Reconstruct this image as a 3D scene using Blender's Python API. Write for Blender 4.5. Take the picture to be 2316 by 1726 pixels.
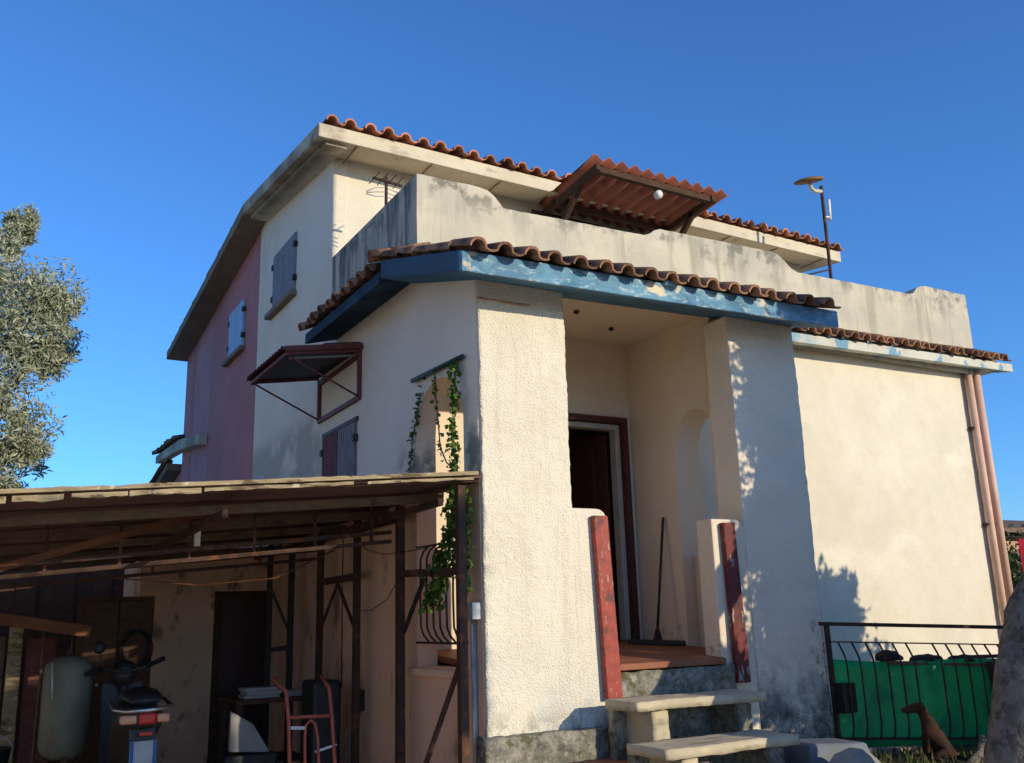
import bpy, bmesh, math, random
from mathutils import Vector, Matrix, noise
random.seed(7)
R = math.radians
for _o in list(bpy.data.objects):
    bpy.data.objects.remove(_o)
scene = bpy.context.scene
COL = scene.collection

# ------------------------------------------------------------------ camera
EYE = Vector((0, 0, 1.5))
YAW, PITCH, ROLL = R(30.151), R(13.968), R(-1.718)
cam_data = bpy.data.cameras.new('camera')
cam_data.sensor_width = 36.0
cam_data.sensor_fit = 'HORIZONTAL'
cam_data.lens = 2128.7 / 2316 * 36
cam_data.clip_start = .05
cam_data.clip_end = 2000
cam = bpy.data.objects.new('camera', cam_data)
COL.objects.link(cam)
_d = Vector((math.sin(YAW) * math.cos(PITCH), math.cos(YAW) * math.cos(PITCH), math.sin(PITCH)))
_r = _d.cross(Vector((0, 0, 1))).normalized()
_u = _r.cross(_d)
_cr, _sr = math.cos(ROLL), math.sin(ROLL)
_r, _u = _cr * _r + _sr * _u, -_sr * _r + _cr * _u
cam.matrix_world = Matrix(((_r.x, _u.x, -_d.x, EYE.x), (_r.y, _u.y, -_d.y, EYE.y), (_r.z, _u.z, -_d.z, EYE.z), (0, 0, 0, 1)))
scene.camera = cam

# ------------------------------------------------------------------ sky, sun, exposure
SUN_AZ, SUN_EL = R(22), R(15.0)         # azimuth measured from -Y towards +X
world = bpy.data.worlds.new('World')
scene.world = world
world.use_nodes = True
wn = world.node_tree.nodes
wl = world.node_tree.links
wn.clear()
sky = wn.new('ShaderNodeTexSky')
sky.sky_type = 'NISHITA'
sky.sun_disc = False
sky.sun_elevation = SUN_EL
sky.sun_rotation = math.pi - SUN_AZ
sky.altitude = 50
sky.air_density = 1.0
sky.dust_density = 0.3
sky.ozone_density = 8.5
bg = wn.new('ShaderNodeBackground')
bg.inputs['Strength'].default_value = .15
wo = wn.new('ShaderNodeOutputWorld')
wl.new(sky.outputs[0], bg.inputs['Color'])
wl.new(bg.outputs[0], wo.inputs['Surface'])
sun_data = bpy.data.lights.new('sun', 'SUN')
sun_data.energy = 2.6
sun_data.angle = R(.53)
sun_data.color = (1, .87, .62)
sun = bpy.data.objects.new('sun', sun_data)
COL.objects.link(sun)
SUN_DIR = Vector((math.sin(SUN_AZ) * math.cos(SUN_EL), -math.cos(SUN_AZ) * math.cos(SUN_EL), math.sin(SUN_EL)))
sun.rotation_euler = (-SUN_DIR).to_track_quat('-Z', 'Y').to_euler()
sun.location = SUN_DIR * 60
vs = scene.view_settings
vs.view_transform = 'Standard'
vs.look = 'None'
vs.gamma = 1
vs.exposure = 0.66
vs.use_curve_mapping = False
scene.render.engine = 'CYCLES'
scene.cycles.use_denoising = True
scene.cycles.max_bounces = 6
scene.cycles.diffuse_bounces = 4

# ------------------------------------------------------------------ materials
MATS = {}


def mat(name, c1, c2=None, nscale=5.0, lo=.35, hi=.65, rough=.9, bump=.3, bscale=70.0, bdist=.01,
        stains=(), spec=.2, metal=0.0, rnd=0.0, vor=0.0, stretch=None, transl=0.0):
    """A procedural material: two-tone noise colour, stains with their own outlines, fine relief."""
    m = bpy.data.materials.new(name)
    m.use_nodes = True
    nt = m.node_tree
    N, L = nt.nodes, nt.links
    b = N['Principled BSDF']
    b.inputs['Roughness'].default_value = rough
    b.inputs['Specular IOR Level'].default_value = spec
    b.inputs['Metallic'].default_value = metal
    geo = N.new('ShaderNodeNewGeometry')
    pos = geo.outputs['Position']
    if rnd or stretch == 'object':
        tc = N.new('ShaderNodeTexCoord')
        pos = tc.outputs['Object']

    def scaled(st):
        if not st or st == 'object':
            return pos
        mp = N.new('ShaderNodeMapping')
        mp.inputs['Scale'].default_value = st
        L.new(pos, mp.inputs['Vector'])
        return mp.outputs['Vector']

    def nz(scale, detail=4, st=None, rough_=.6):
        n = N.new('ShaderNodeTexNoise')
        n.inputs['Scale'].default_value = scale
        n.inputs['Detail'].default_value = detail
        n.inputs['Roughness'].default_value = rough_
        L.new(scaled(st), n.inputs['Vector'])
        return n.outputs['Fac']

    def ramp(fac, a, c):
        n = N.new('ShaderNodeMapRange')
        n.interpolation_type = 'SMOOTHSTEP'
        n.inputs['From Min'].default_value = a
        n.inputs['From Max'].default_value = c
        L.new(fac, n.inputs['Value'])
        return n.outputs['Result']

    def mixc(fac, a, c):
        n = N.new('ShaderNodeMix')
        n.data_type = 'RGBA'
        L.new(fac, n.inputs[0])
        for sock, val in ((n.inputs[6], a), (n.inputs[7], c)):
            if isinstance(val, tuple):
                sock.default_value = (*val, 1)
            else:
                L.new(val, sock)
        return n.outputs[2]

    def mul(a, c):
        n = N.new('ShaderNodeMath')
        n.operation = 'MULTIPLY'
        L.new(a, n.inputs[0])
        if isinstance(c, float):
            n.inputs[1].default_value = c
        else:
            L.new(c, n.inputs[1])
        return n.outputs[0]
    col = mixc(ramp(nz(nscale, 5, stretch), lo, hi), c1, c2 or tuple(v * .8 for v in c1))
    sep = None
    for s in stains:
        f = ramp(nz(s.get('scale', 3), s.get('detail', 6), s.get('stretch'), s.get('nr', .6)), s.get('lo', .5), s.get('hi', .6))
        for ax in ('x', 'y', 'z'):
            if ax in s:
                if sep is None:
                    sep = N.new('ShaderNodeSeparateXYZ')
                    L.new(geo.outputs['Position'], sep.inputs[0])
                f = mul(f, ramp(sep.outputs['XYZ'.index(ax.upper())], *s[ax]))
        f = mul(f, float(s.get('amt', 1)))
        col = mixc(f, col, s['col'])
    if rnd:
        oi = N.new('ShaderNodeObjectInfo')
        hs = N.new('ShaderNodeHueSaturation')
        mr = N.new('ShaderNodeMapRange')
        mr.inputs['To Min'].default_value = 1 - rnd
        mr.inputs['To Max'].default_value = 1 + rnd
        L.new(oi.outputs['Random'], mr.inputs['Value'])
        L.new(mr.outputs['Result'], hs.inputs['Value'])
        L.new(col, hs.inputs['Color'])
        col = hs.outputs['Color']
    L.new(col, b.inputs['Base Color'])
    if bump:
        bn = N.new('ShaderNodeBump')
        bn.inputs['Strength'].default_value = bump
        bn.inputs['Distance'].default_value = bdist
        h = nz(bscale, 5, stretch, .65)
        if vor:
            v = N.new('ShaderNodeTexVoronoi')
            v.inputs['Scale'].default_value = vor
            L.new(pos, v.inputs['Vector'])
            ad = N.new('ShaderNodeMath')
            ad.operation = 'ADD'
            L.new(h, ad.inputs[0])
            L.new(v.outputs['Distance'], ad.inputs[1])
            h = ad.outputs[0]
        L.new(h, bn.inputs['Height'])
        L.new(bn.outputs['Normal'], b.inputs['Normal'])
    if transl:
        tr = N.new('ShaderNodeBsdfTranslucent')
        L.new(col, tr.inputs['Color'])
        mx = N.new('ShaderNodeMixShader')
        mx.inputs[0].default_value = transl
        L.new(b.outputs[0], mx.inputs[1])
        L.new(tr.outputs[0], mx.inputs[2])
        L.new(mx.outputs[0], N['Material Output'].inputs['Surface'])
    MATS[name] = m
    return m


GRIME = (.10, .095, .085)
MOSS = (.07, .075, .035)
mat('roughcast', (.80, .73, .60), (.72, .65, .52), 2.2, .3, .7, .95, .8, 85, .010, vor=75, stains=(
    dict(col=(.56, .48, .37), scale=42, lo=.52, hi=.70, amt=.45, nr=.7),
    dict(col=(.62, .45, .33), scale=1.6, lo=.6, hi=.75, amt=.35, stretch=(3, 3, .7)),
    dict(col=(.52, .46, .37), scale=2.4, lo=.5, hi=.7, amt=.35, stretch=(5, 5, .35)),
    dict(col=(.60, .60, .56), scale=2.4, lo=.45, hi=.65, z=(1.5, .7), amt=.7),
    dict(col=(.20, .20, .17), scale=7, lo=.46, hi=.60, z=(.95, .55), amt=.9),
    dict(col=MOSS, scale=11, lo=.5, hi=.62, z=(.8, .55), amt=.8)))
mat('pillar_plaster', (.87, .76, .61), (.79, .69, .55), 2.0, .3, .7, .95, .8, 85, .010, vor=75, stains=(
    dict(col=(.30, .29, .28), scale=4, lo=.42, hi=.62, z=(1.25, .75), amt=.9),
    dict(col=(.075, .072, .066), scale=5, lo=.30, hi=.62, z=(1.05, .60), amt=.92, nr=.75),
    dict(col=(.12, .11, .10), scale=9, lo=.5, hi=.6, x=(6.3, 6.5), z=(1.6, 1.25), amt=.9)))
mat('white_plaster', (.88, .75, .59), (.81, .69, .54), 1.4, .3, .7, .93, .45, 45, .012, stains=(
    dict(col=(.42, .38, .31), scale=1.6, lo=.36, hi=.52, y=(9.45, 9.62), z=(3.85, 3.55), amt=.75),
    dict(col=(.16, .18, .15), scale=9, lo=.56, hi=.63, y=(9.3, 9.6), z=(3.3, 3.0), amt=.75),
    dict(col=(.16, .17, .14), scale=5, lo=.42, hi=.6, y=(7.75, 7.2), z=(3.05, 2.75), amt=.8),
    dict(col=(.52, .46, .36), scale=1.1, lo=.5, hi=.7, z=(5.6, 6.4), amt=.5),
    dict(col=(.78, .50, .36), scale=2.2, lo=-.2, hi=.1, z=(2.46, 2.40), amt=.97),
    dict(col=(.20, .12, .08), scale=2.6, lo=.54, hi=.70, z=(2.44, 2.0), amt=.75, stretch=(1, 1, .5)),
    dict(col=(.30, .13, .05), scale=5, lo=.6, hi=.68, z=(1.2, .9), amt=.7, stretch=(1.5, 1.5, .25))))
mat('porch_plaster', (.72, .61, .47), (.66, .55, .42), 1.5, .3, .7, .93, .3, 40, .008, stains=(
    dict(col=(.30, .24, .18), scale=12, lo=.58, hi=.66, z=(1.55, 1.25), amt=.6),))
mat('wall_plaster', (.75, .68, .55), (.67, .60, .48), 1.2, .3, .7, .94, .9, 95, .008, vor=0, stains=(
    dict(col=(.56, .48, .37), scale=42, lo=.52, hi=.70, amt=.45, nr=.7),
    dict(col=(.85, .79, .66), scale=.8, lo=.52, hi=.70, amt=.6, stretch=(1, 1, 1.6)),
    dict(col=(.66, .57, .43), scale=3.5, lo=.5, hi=.66, amt=.35),
    dict(col=(.68, .50, .38), scale=.7, lo=.5, hi=.7, z=(3.0, 2.0), amt=.35),
    dict(col=(.45, .40, .32), scale=14, lo=.66, hi=.71, amt=.4)))
mat('pink_plaster', (.55, .23, .22), (.47, .19, .185), 1.1, .3, .7, .92, .35, 40, .01, stains=(
    dict(col=(.46, .24, .25), scale=.7, lo=.5, hi=.62, amt=.5, stretch=(1, 1, .3)),))
mat('pale_pink_plaster', (.54, .27, .27), (.48, .23, .23), 1.3, .3, .7, .92, .3, 40, .01)
mat('aged_concrete', (.60, .53, .41), (.46, .42, .34), 2.0, .3, .7, .95, .5, 50, .012, stains=(
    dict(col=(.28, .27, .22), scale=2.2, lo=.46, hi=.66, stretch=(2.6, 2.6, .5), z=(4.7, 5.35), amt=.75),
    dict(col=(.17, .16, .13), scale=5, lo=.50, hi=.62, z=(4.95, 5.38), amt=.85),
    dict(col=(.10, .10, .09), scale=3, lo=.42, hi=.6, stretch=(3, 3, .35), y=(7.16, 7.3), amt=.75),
    dict(col=(.34, .31, .22), scale=1.4, lo=.55, hi=.64, stretch=(4, 4, .2), amt=.6)))
mat('eave_cream', (.66, .57, .42), (.56, .48, .36), 2.0, .3, .7, .9, .35, 40, .01, stains=(
    dict(col=(.30, .26, .20), scale=3, lo=.56, hi=.68, stretch=(1, 1, 3), amt=.6),
    dict(col=(.14, .10, .06), scale=1.3, lo=.35, hi=.6, x=(3.20, 3.0), amt=.75)))
mat('eave_brown', (.27, .20, .14), (.20, .15, .105), 2.5, .3, .7, .9, .35, 40, .01)
mat('blue_paint', (.055, .15, .25), (.085, .21, .33), 4.0, .3, .7, .8, .4, 60, .008, stains=(
    dict(col=(.15, .31, .44), scale=2.2, lo=.36, hi=.55, amt=.9, y=(5.70, 5.60)),  # front face lightened: sunlight put into the colour
    dict(col=(.48, .58, .63), scale=13, lo=.52, hi=.62, detail=9, nr=.75, amt=.75, y=(5.70, 5.60), stretch=(.8, 1, 2.2)),
    dict(col=(.66, .58, .44), scale=2.1, lo=.60, hi=.63, detail=7, y=(5.70, 5.60)),
    dict(col=(.05, .12, .20), scale=3, lo=.45, hi=.65, amt=.5),
    dict(col=(.045, .085, .125), scale=3, lo=.0, hi=.3, x=(2.875, 2.862), y=(5.6, 5.66), amt=.85)))  # left rake face darkened: its shade put into the colour
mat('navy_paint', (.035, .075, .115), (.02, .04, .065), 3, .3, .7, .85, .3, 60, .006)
mat('eave_flaking', (.60, .58, .50), (.50, .48, .41), 3.0, .3, .7, .85, .4, 60, .008, stains=(
    dict(col=(.14, .31, .45), scale=3.2, lo=.53, hi=.57, detail=8, amt=.9),
    dict(col=(.18, .36, .48), scale=2.2, lo=.42, hi=.5, detail=8, x=(8.1, 7.5), amt=.9)))
mat('terracotta', (.50, .21, .12), (.38, .15, .09), 9, .3, .7, .88, .4, 60, .006, rnd=.38, stains=(
    dict(col=(.62, .38, .26), scale=14, lo=.55, hi=.7, amt=.6),
    dict(col=(.16, .10, .07), scale=8, lo=.56, hi=.68, amt=.6)))
mat('terracotta_old', (.34, .17, .095), (.22, .115, .07), 9, .3, .7, .9, .5, 60, .006, rnd=.42, stains=(
    dict(col=(.42, .22, .12), scale=10, lo=.54, hi=.66, amt=.7),
    dict(col=(.045, .038, .028), scale=7, lo=.46, hi=.6, amt=.8),
    dict(col=(.36, .24, .045), scale=13, lo=.60, hi=.66, amt=.8)))
mat('red_clay', (.42, .20, .12), (.50, .32, .22), 20, .3, .7, .95, .5)
mat('floor_tile', (.30, .115, .06), (.24, .09, .05), 5, .3, .7, .6, .15, 40, .004)
mat('mossy_concrete', (.40, .37, .30), (.30, .28, .23), 4, .3, .7, .95, .9, 40, .02, stains=(
    dict(col=(.06, .06, .05), scale=5, lo=.36, hi=.66, amt=.8, nr=.75),
    dict(col=(.04, .04, .034), scale=26, lo=.48, hi=.66, amt=.6, nr=.75),
    dict(col=(.10, .095, .03), scale=11, lo=.56, hi=.64, amt=.8),
    dict(col=(.50, .46, .38), scale=5, lo=.58, hi=.66, amt=.6)))
mat('step_stone', (.55, .46, .32), (.44, .37, .26), 6, .3, .7, .9, .45, 60, .008, stains=(
    dict(col=(.20, .17, .12), scale=5, lo=.55, hi=.68, amt=.7, stretch=(.6, 2, 2)),))
mat('red_paint', (.34, .055, .035), (.24, .04, .03), 14, .3, .7, .6, .4, 60, .006, spec=.35, stains=(
    dict(col=(.42, .32, .28), scale=24, lo=.60, hi=.66, detail=8, amt=.8, stretch=(2, 2, .6)),
    dict(col=(.06, .035, .03), scale=7, lo=.58, hi=.68, amt=.7)))
mat('red_paint_worn', (.17, .03, .028), (.12, .024, .022), 14, .3, .7, .65, .4, 60, .006, spec=.3, stains=(
    dict(col=(.42, .38, .36), scale=9, lo=.58, hi=.62, detail=8, amt=.85, stretch=(2, 2, .5)),
    dict(col=(.03, .025, .022), scale=8, lo=.5, hi=.62, amt=.7)))
mat('door_red', (.055, .010, .008), (.04, .008, .007), 10, .3, .7, .45, .1, 40, .004, spec=.4, stretch=(4, 4, .6))
mat('frame_red', (.085, .024, .016), (.06, .018, .013), 10, .3, .7, .55, .15, 40, .004, spec=.35)
mat('white_frame', (.44, .40, .34), (.37, .34, .29), 6, .3, .7, .6, .1)
mat('shutter_blue', (.29, .29, .31), (.20, .20, .22), 16, .3, .7, .75, .25, 50, .004, stretch=(3, 3, .5), stains=(
    dict(col=(.30, .33, .38), scale=20, lo=.56, hi=.64, amt=.5),))
mat('shutter_sky', (.36, .52, .68), (.30, .45, .62), 9, .3, .7, .6, .15, 40, .004)
mat('shutter_brown', (.20, .065, .06), (.15, .05, .048), 12, .3, .7, .7, .25, 50, .004, stretch=(3, 3, .5))
mat('shutter_faded', (.27, .23, .245), (.17, .13, .135), 12, .3, .7, .6, .2, 50, .004, stretch=(3, 3, .5))
mat('iron_dark', (.022, .02, .02), (.05, .035, .028), 14, .4, .7, .6, .25, 60, .004, spec=.4)
mat('iron_rust', (.075, .038, .026), (.05, .03, .025), 12, .35, .65, .75, .3, 60, .004, stains=(
    dict(col=(.17, .065, .03), scale=8, lo=.55, hi=.65, amt=.8),))
mat('iron_brown', (.19, .050, .045), (.13, .038, .034), 10, .35, .65, .6, .15, 60, .004, spec=.35)
mat('galvanised', (.42, .43, .44), (.34, .35, .36), 8, .35, .65, .5, .1, 60, .003, metal=.4, spec=.4)
mat('old_wood', (.20, .135, .085), (.13, .09, .06), 7, .3, .7, .9, .5, 50, .008, stretch=(1.2, 5, 5), stains=(
    dict(col=(.05, .038, .03), scale=5, lo=.55, hi=.66, amt=.7),))
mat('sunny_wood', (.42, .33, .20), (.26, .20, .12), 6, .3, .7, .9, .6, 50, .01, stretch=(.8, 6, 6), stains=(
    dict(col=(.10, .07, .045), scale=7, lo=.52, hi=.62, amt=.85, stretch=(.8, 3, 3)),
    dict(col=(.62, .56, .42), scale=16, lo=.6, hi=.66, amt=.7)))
mat('dark_wood', (.085, .045, .028), (.055, .03, .02), 7, .3, .7, .85, .4, 50, .006, stretch=(1, 4, 4))
mat('orange_wood', (.17, .070, .032), (.12, .05, .025), 7, .3, .7, .8, .3, 50, .006)
mat('awning_red', (.36, .125, .085), (.28, .09, .065), 6, .3, .7, .7, .25, 50, .005, spec=.3, stains=(
    dict(col=(.16, .06, .045), scale=5, lo=.55, hi=.68, amt=.6),))
mat('carport_sheet', (.16, .085, .07), (.11, .065, .055), 3, .3, .7, .85, .3, 40, .006, rnd=.25)
mat('green_sheet', (.012, .46, .13), (.010, .37, .105), 2.5, .3, .7, .5, .1, 30, .004, spec=.35, stains=(
    dict(col=(.006, .13, .07), scale=3, lo=.5, hi=.68, amt=.6),
    dict(col=(.22, .30, .20), scale=18, lo=.68, hi=.72, amt=.6)))
mat('green_bar', (.012, .055, .042), (.01, .04, .03), 9, .3, .7, .5, .1, spec=.4)
mat('pipe_pink', (.68, .45, .35), (.58, .37, .28), 5, .3, .7, .6, .15, 40, .003, spec=.3)
mat('ivy_leaf', (.12, .20, .03), (.055, .115, .018), 18, .35, .65, .6, 0, spec=.3, transl=.25)
mat('olive_leaf', (.45, .47, .33), (.20, .225, .14), 7, .35, .65, .55, 0, spec=.35, transl=.12)
mat('tree_leaf', (.055, .085, .025), (.035, .06, .018), 7, .35, .65, .6, 0, spec=.3, transl=.2)
mat('grass_leaf', (.09, .12, .035), (.15, .13, .06), 9, .35, .65, .8, 0, transl=.2)
mat('bark', (.25, .215, .18), (.14, .12, .10), 9, .35, .65, .95, 1.0, 28, .03, stains=(
    dict(col=(.27, .235, .20), scale=22, lo=.55, hi=.62, amt=.7),
    dict(col=(.06, .05, .04), scale=12, lo=.52, hi=.62, amt=.7)))
mat('dry_yard', (.64, .49, .33), (.54, .41, .27), 1.2, .3, .7, 1, .6, 18, .03, stains=(
    dict(col=(.34, .28, .20), scale=.6, lo=.52, hi=.68, amt=.7),))
mat('soil', (.16, .125, .085), (.10, .08, .055), 2.2, .3, .7, 1, .9, 18, .04, stains=(
    dict(col=(.07, .08, .03), scale=1.4, lo=.55, hi=.66, amt=.7),))
mat('stone', (.34, .32, .28), (.24, .225, .20), 4, .3, .7, .95, .7, 30, .02)
mat('grey_plastic', (.17, .19, .225), (.13, .145, .17), 4, .3, .7, .6, .1)
mat('black_plastic', (.012, .012, .013), (.02, .019, .018), 9, .3, .7, .5, .1, spec=.4)
mat('rubber', (.014, .014, .014), (.022, .02, .02), 12, .3, .7, .85, .2)
mat('tank_paint', (.15, .15, .112), (.11, .11, .082), 4, .3, .7, .55, .1, 30, .004, spec=.4, stains=(
    dict(col=(.13, .08, .045), scale=6, lo=.6, hi=.68, amt=.6),))
mat('lamp_red', (.55, .012, .01), (.42, .01, .008), 20, .3, .7, .2, 0, spec=.6)
mat('lamp_amber', (.62, .30, .16), (.55, .25, .13), 20, .3, .7, .25, 0, spec=.6)
mat('scooter_grey', (.035, .032, .030), (.025, .023, .022), 5, .3, .7, .5, 0, spec=.3)
mat('chrome', (.55, .55, .55), (.45, .45, .45), 9, .3, .7, .25, 0, metal=.9, spec=.5)
mat('truck_orange', (.36, .075, .04), (.27, .055, .035), 12, .3, .7, .55, .2, 50, .003, spec=.4)
mat('paper', (.34, .33, .31), (.26, .25, .24), 6, .3, .7, .8, .1)
mat('plate_white', (.36, .37, .38), None, 6, .3, .7, .5, 0)
mat('plate_blue', (.03, .10, .32), None, 6, .3, .7, .5, 0)
mat('disc_rust', (.30, .15, .045), (.20, .10, .04), 20, .3, .7, .6, .2)
mat('mast_cream', (.62, .56, .40), None, 8, .3, .7, .5, .05)
mat('white_plastic', (.76, .76, .74), None, 8, .3, .7, .45, 0)
mat('red_cloth', (.32, .008, .03), (.22, .006, .022), 6, .3, .7, .9, .2)
mat('rag', (.028, .022, .022), (.05, .035, .035), 9, .3, .7, .95, .5, 30, .02)
mat('shed_plaster', (.74, .49, .33), (.64, .42, .28), 2, .3, .7, .95, .5, 45, .012, stains=(
    dict(col=(.12, .08, .055), scale=5, lo=.55, hi=.66, amt=.7, stretch=(1, 1, .6)),))
mat('roof_tile_far', (.20, .13, .09), (.13, .09, .07), 5, .3, .7, .9, .4)
mat('whitewash', (.84, .80, .72), (.77, .73, .65), 1, .3, .7, .95, .4)

# ------------------------------------------------------------------ geometry helpers
WM = {}


class MB:
    def __init__(s):
        s.v, s.f, s.sm = [], [], []

    def add(s, vs_, fs, smooth=False):
        b = len(s.v)
        s.v += [tuple(p) for p in vs_]
        s.f += [tuple(i + b for i in q) for q in fs]
        s.sm += [smooth] * len(fs)
        return s

    def box(s, x0, x1, y0, y1, z0, z1):
        return s.add([(x0, y0, z0), (x1, y0, z0), (x1, y1, z0), (x0, y1, z0), (x0, y0, z1), (x1, y0, z1), (x1, y1, z1), (x0, y1, z1)],
                     [(0, 3, 2, 1), (4, 5, 6, 7), (0, 1, 5, 4), (1, 2, 6, 5), (2, 3, 7, 6), (3, 0, 4, 7)])

    def bar(s, p, q, w, h, up=(0, 0, 1)):
        p, q = Vector(p), Vector(q)
        d = (q - p).normalized()
        up = Vector(up)
        if abs(d.dot(up)) > .98:
            up = Vector((0, 1, 0))
        a = d.cross(up).normalized() * (w / 2)
        c = a.cross(d).normalized() * (h / 2)
        return s.add([p - a - c, p + a - c, p + a + c, p - a + c, q - a - c, q + a - c, q + a + c, q - a + c],
                     [(0, 3, 2, 1), (4, 5, 6, 7), (0, 1, 5, 4), (1, 2, 6, 5), (2, 3, 7, 6), (3, 0, 4, 7)])

    def tube(s, path, r, n=8, caps=True, smooth=True):
        P = [Vector(p) for p in path]
        rs = r if isinstance(r, (list, tuple)) else [r] * len(P)
        vs_, fs = [], []
        ref = None
        for i, p in enumerate(P):
            t = (P[min(i + 1, len(P) - 1)] - P[max(i - 1, 0)]).normalized()
            if ref is None:
                ref = t.orthogonal().normalized()
            ref = (ref - t * ref.dot(t)).normalized()
            w = t.cross(ref)
            for k in range(n):
                a = 2 * math.pi * k / n
                vs_.append(p + (ref * math.cos(a) + w * math.sin(a)) * rs[i])
        for i in range(len(P) - 1):
            for k in range(n):
                k2 = (k + 1) % n
                fs.append((i * n + k, i * n + k2, (i + 1) * n + k2, (i + 1) * n + k))
        s.add(vs_, fs, smooth)
        if caps:
            b = len(s.v) - len(vs_)
            s.f += [tuple(b + k for k in reversed(range(n))), tuple(b + (len(P) - 1) * n + k for k in range(n))]
            s.sm += [False, False]
        return s

    def prism(s, poly, axis, a0, a1):
        def pt(u, v, a):
            return {'x': (a, u, v), 'y': (u, a, v), 'z': (u, v, a)}[axis]
        n = len(poly)
        vs_ = [pt(u, v, a0) for u, v in poly] + [pt(u, v, a1) for u, v in poly]
        fs = [tuple(range(n)), tuple(reversed(range(n, 2 * n)))]
        fs += [(i, i + n, (i + 1) % n + n, (i + 1) % n) for i in range(n)]
        return s.add(vs_, fs)

    def lathe(s, prof, c, n=20, axis='z', smooth=True):
        c = Vector(c)
        vs_, fs = [], []
        for r, h in prof:
            for k in range(n):
                a = 2 * math.pi * k / n
                q = (r * math.cos(a), r * math.sin(a), h)
                if axis == 'y':
                    q = (q[0], q[2], q[1])
                elif axis == 'x':
                    q = (q[2], q[0], q[1])
                vs_.append(c + Vector(q))
        for i in range(len(prof) - 1):
            for k in range(n):
                k2 = (k + 1) % n
                fs.append((i * n + k, i * n + k2, (i + 1) * n + k2, (i + 1) * n + k))
        s.add(vs_, fs, smooth)
        b = len(s.v) - len(vs_)
        s.f += [tuple(b + k for k in reversed(range(n))), tuple(b + (len(prof) - 1) * n + k for k in range(n))]
        s.sm += [False, False]
        return s

    def mesh(s, name, m, fix=True):
        me = bpy.data.meshes.new(name)
        me.from_pydata(s.v, [], s.f)
        me.validate()
        me.update()
        if len(me.polygons) == len(s.sm):
            me.polygons.foreach_set('use_smooth', s.sm)
        me.materials.append(MATS[m])
        if not fix:
            return me
        bm = bmesh.new()
        bm.from_mesh(me)
        bmesh.ops.recalc_face_normals(bm, faces=bm.faces)
        bm.to_mesh(me)
        bm.free()
        return me

    def build(s, name, m, parent=None, bevel=0.0):
        return link(name, s.mesh(name, m), parent, bevel=bevel)


def link(name, me, parent=None, basis=None, bevel=0.0):
    o = bpy.data.objects.new(name, me)
    COL.objects.link(o)
    if parent is not None:
        o.parent = parent
        o.matrix_parent_inverse = WM[parent.name].inverted()
    basis = basis or Matrix.Identity(4)
    o.matrix_basis = basis
    WM[o.name] = basis.copy()
    if bevel:
        b = o.modifiers.new('bevel', 'BEVEL')
        b.width = bevel
        b.segments = 2
        b.limit_method = 'ANGLE'
    return o


def tag(o, label, cat, group=None):
    o['label'] = label
    o['category'] = cat
    if group:
        o['group'] = group
    return o


def thing(name, label, cat, loc, group=None):
    o = bpy.data.objects.new(name, None)
    o.empty_display_size = .2
    COL.objects.link(o)
    o.location = loc
    WM[o.name] = Matrix.Translation(Vector(loc))
    return tag(o, label, cat, group)


def struct(o, kind='structure'):
    o['kind'] = kind
    return o


def box(name, b, m, parent=None, bevel=0.0):
    return MB().box(*b).build(name, m, parent, bevel)


def nvec(p, f):
    return noise.noise_vector(Vector(p) * f)


def rough_box(b, step, amp, freq=22.0):
    """A box with evenly divided faces whose skin is displaced by noise: hand-thrown render has no clean edge."""
    x0, x1, y0, y1, z0, z1 = b
    n = [max(1, round((q - p) / step)) for p, q in ((x0, x1), (y0, y1), (z0, z1))]
    idx, V, F = {}, [], []
    lo_, hi_ = (x0, y0, z0), (x1, y1, z1)

    def vid(i, j, k):
        key = (i, j, k)
        if key not in idx:
            p = [lo_[a] + (hi_[a] - lo_[a]) * key[a] / n[a] for a in range(3)]
            d = nvec(p, freq) * amp + nvec(p, freq * .12) * amp * 1.2
            idx[key] = len(V)
            V.append((p[0] + d.x, p[1] + d.y, p[2] + d.z))
        return idx[key]
    for a in range(3):
        b1, b2 = (a + 1) % 3, (a + 2) % 3
        for side in (0, n[a]):
            for i in range(n[b1]):
                for j in range(n[b2]):
                    q = []
                    for di, dj in ((0, 0), (1, 0), (1, 1), (0, 1)):
                        key = [0, 0, 0]
                        key[a], key[b1], key[b2] = side, i + di, j + dj
                        q.append(vid(*key))
                    F.append(tuple(q) if side else tuple(reversed(q)))
    mb = MB()
    mb.add(V, F, True)
    return mb


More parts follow.
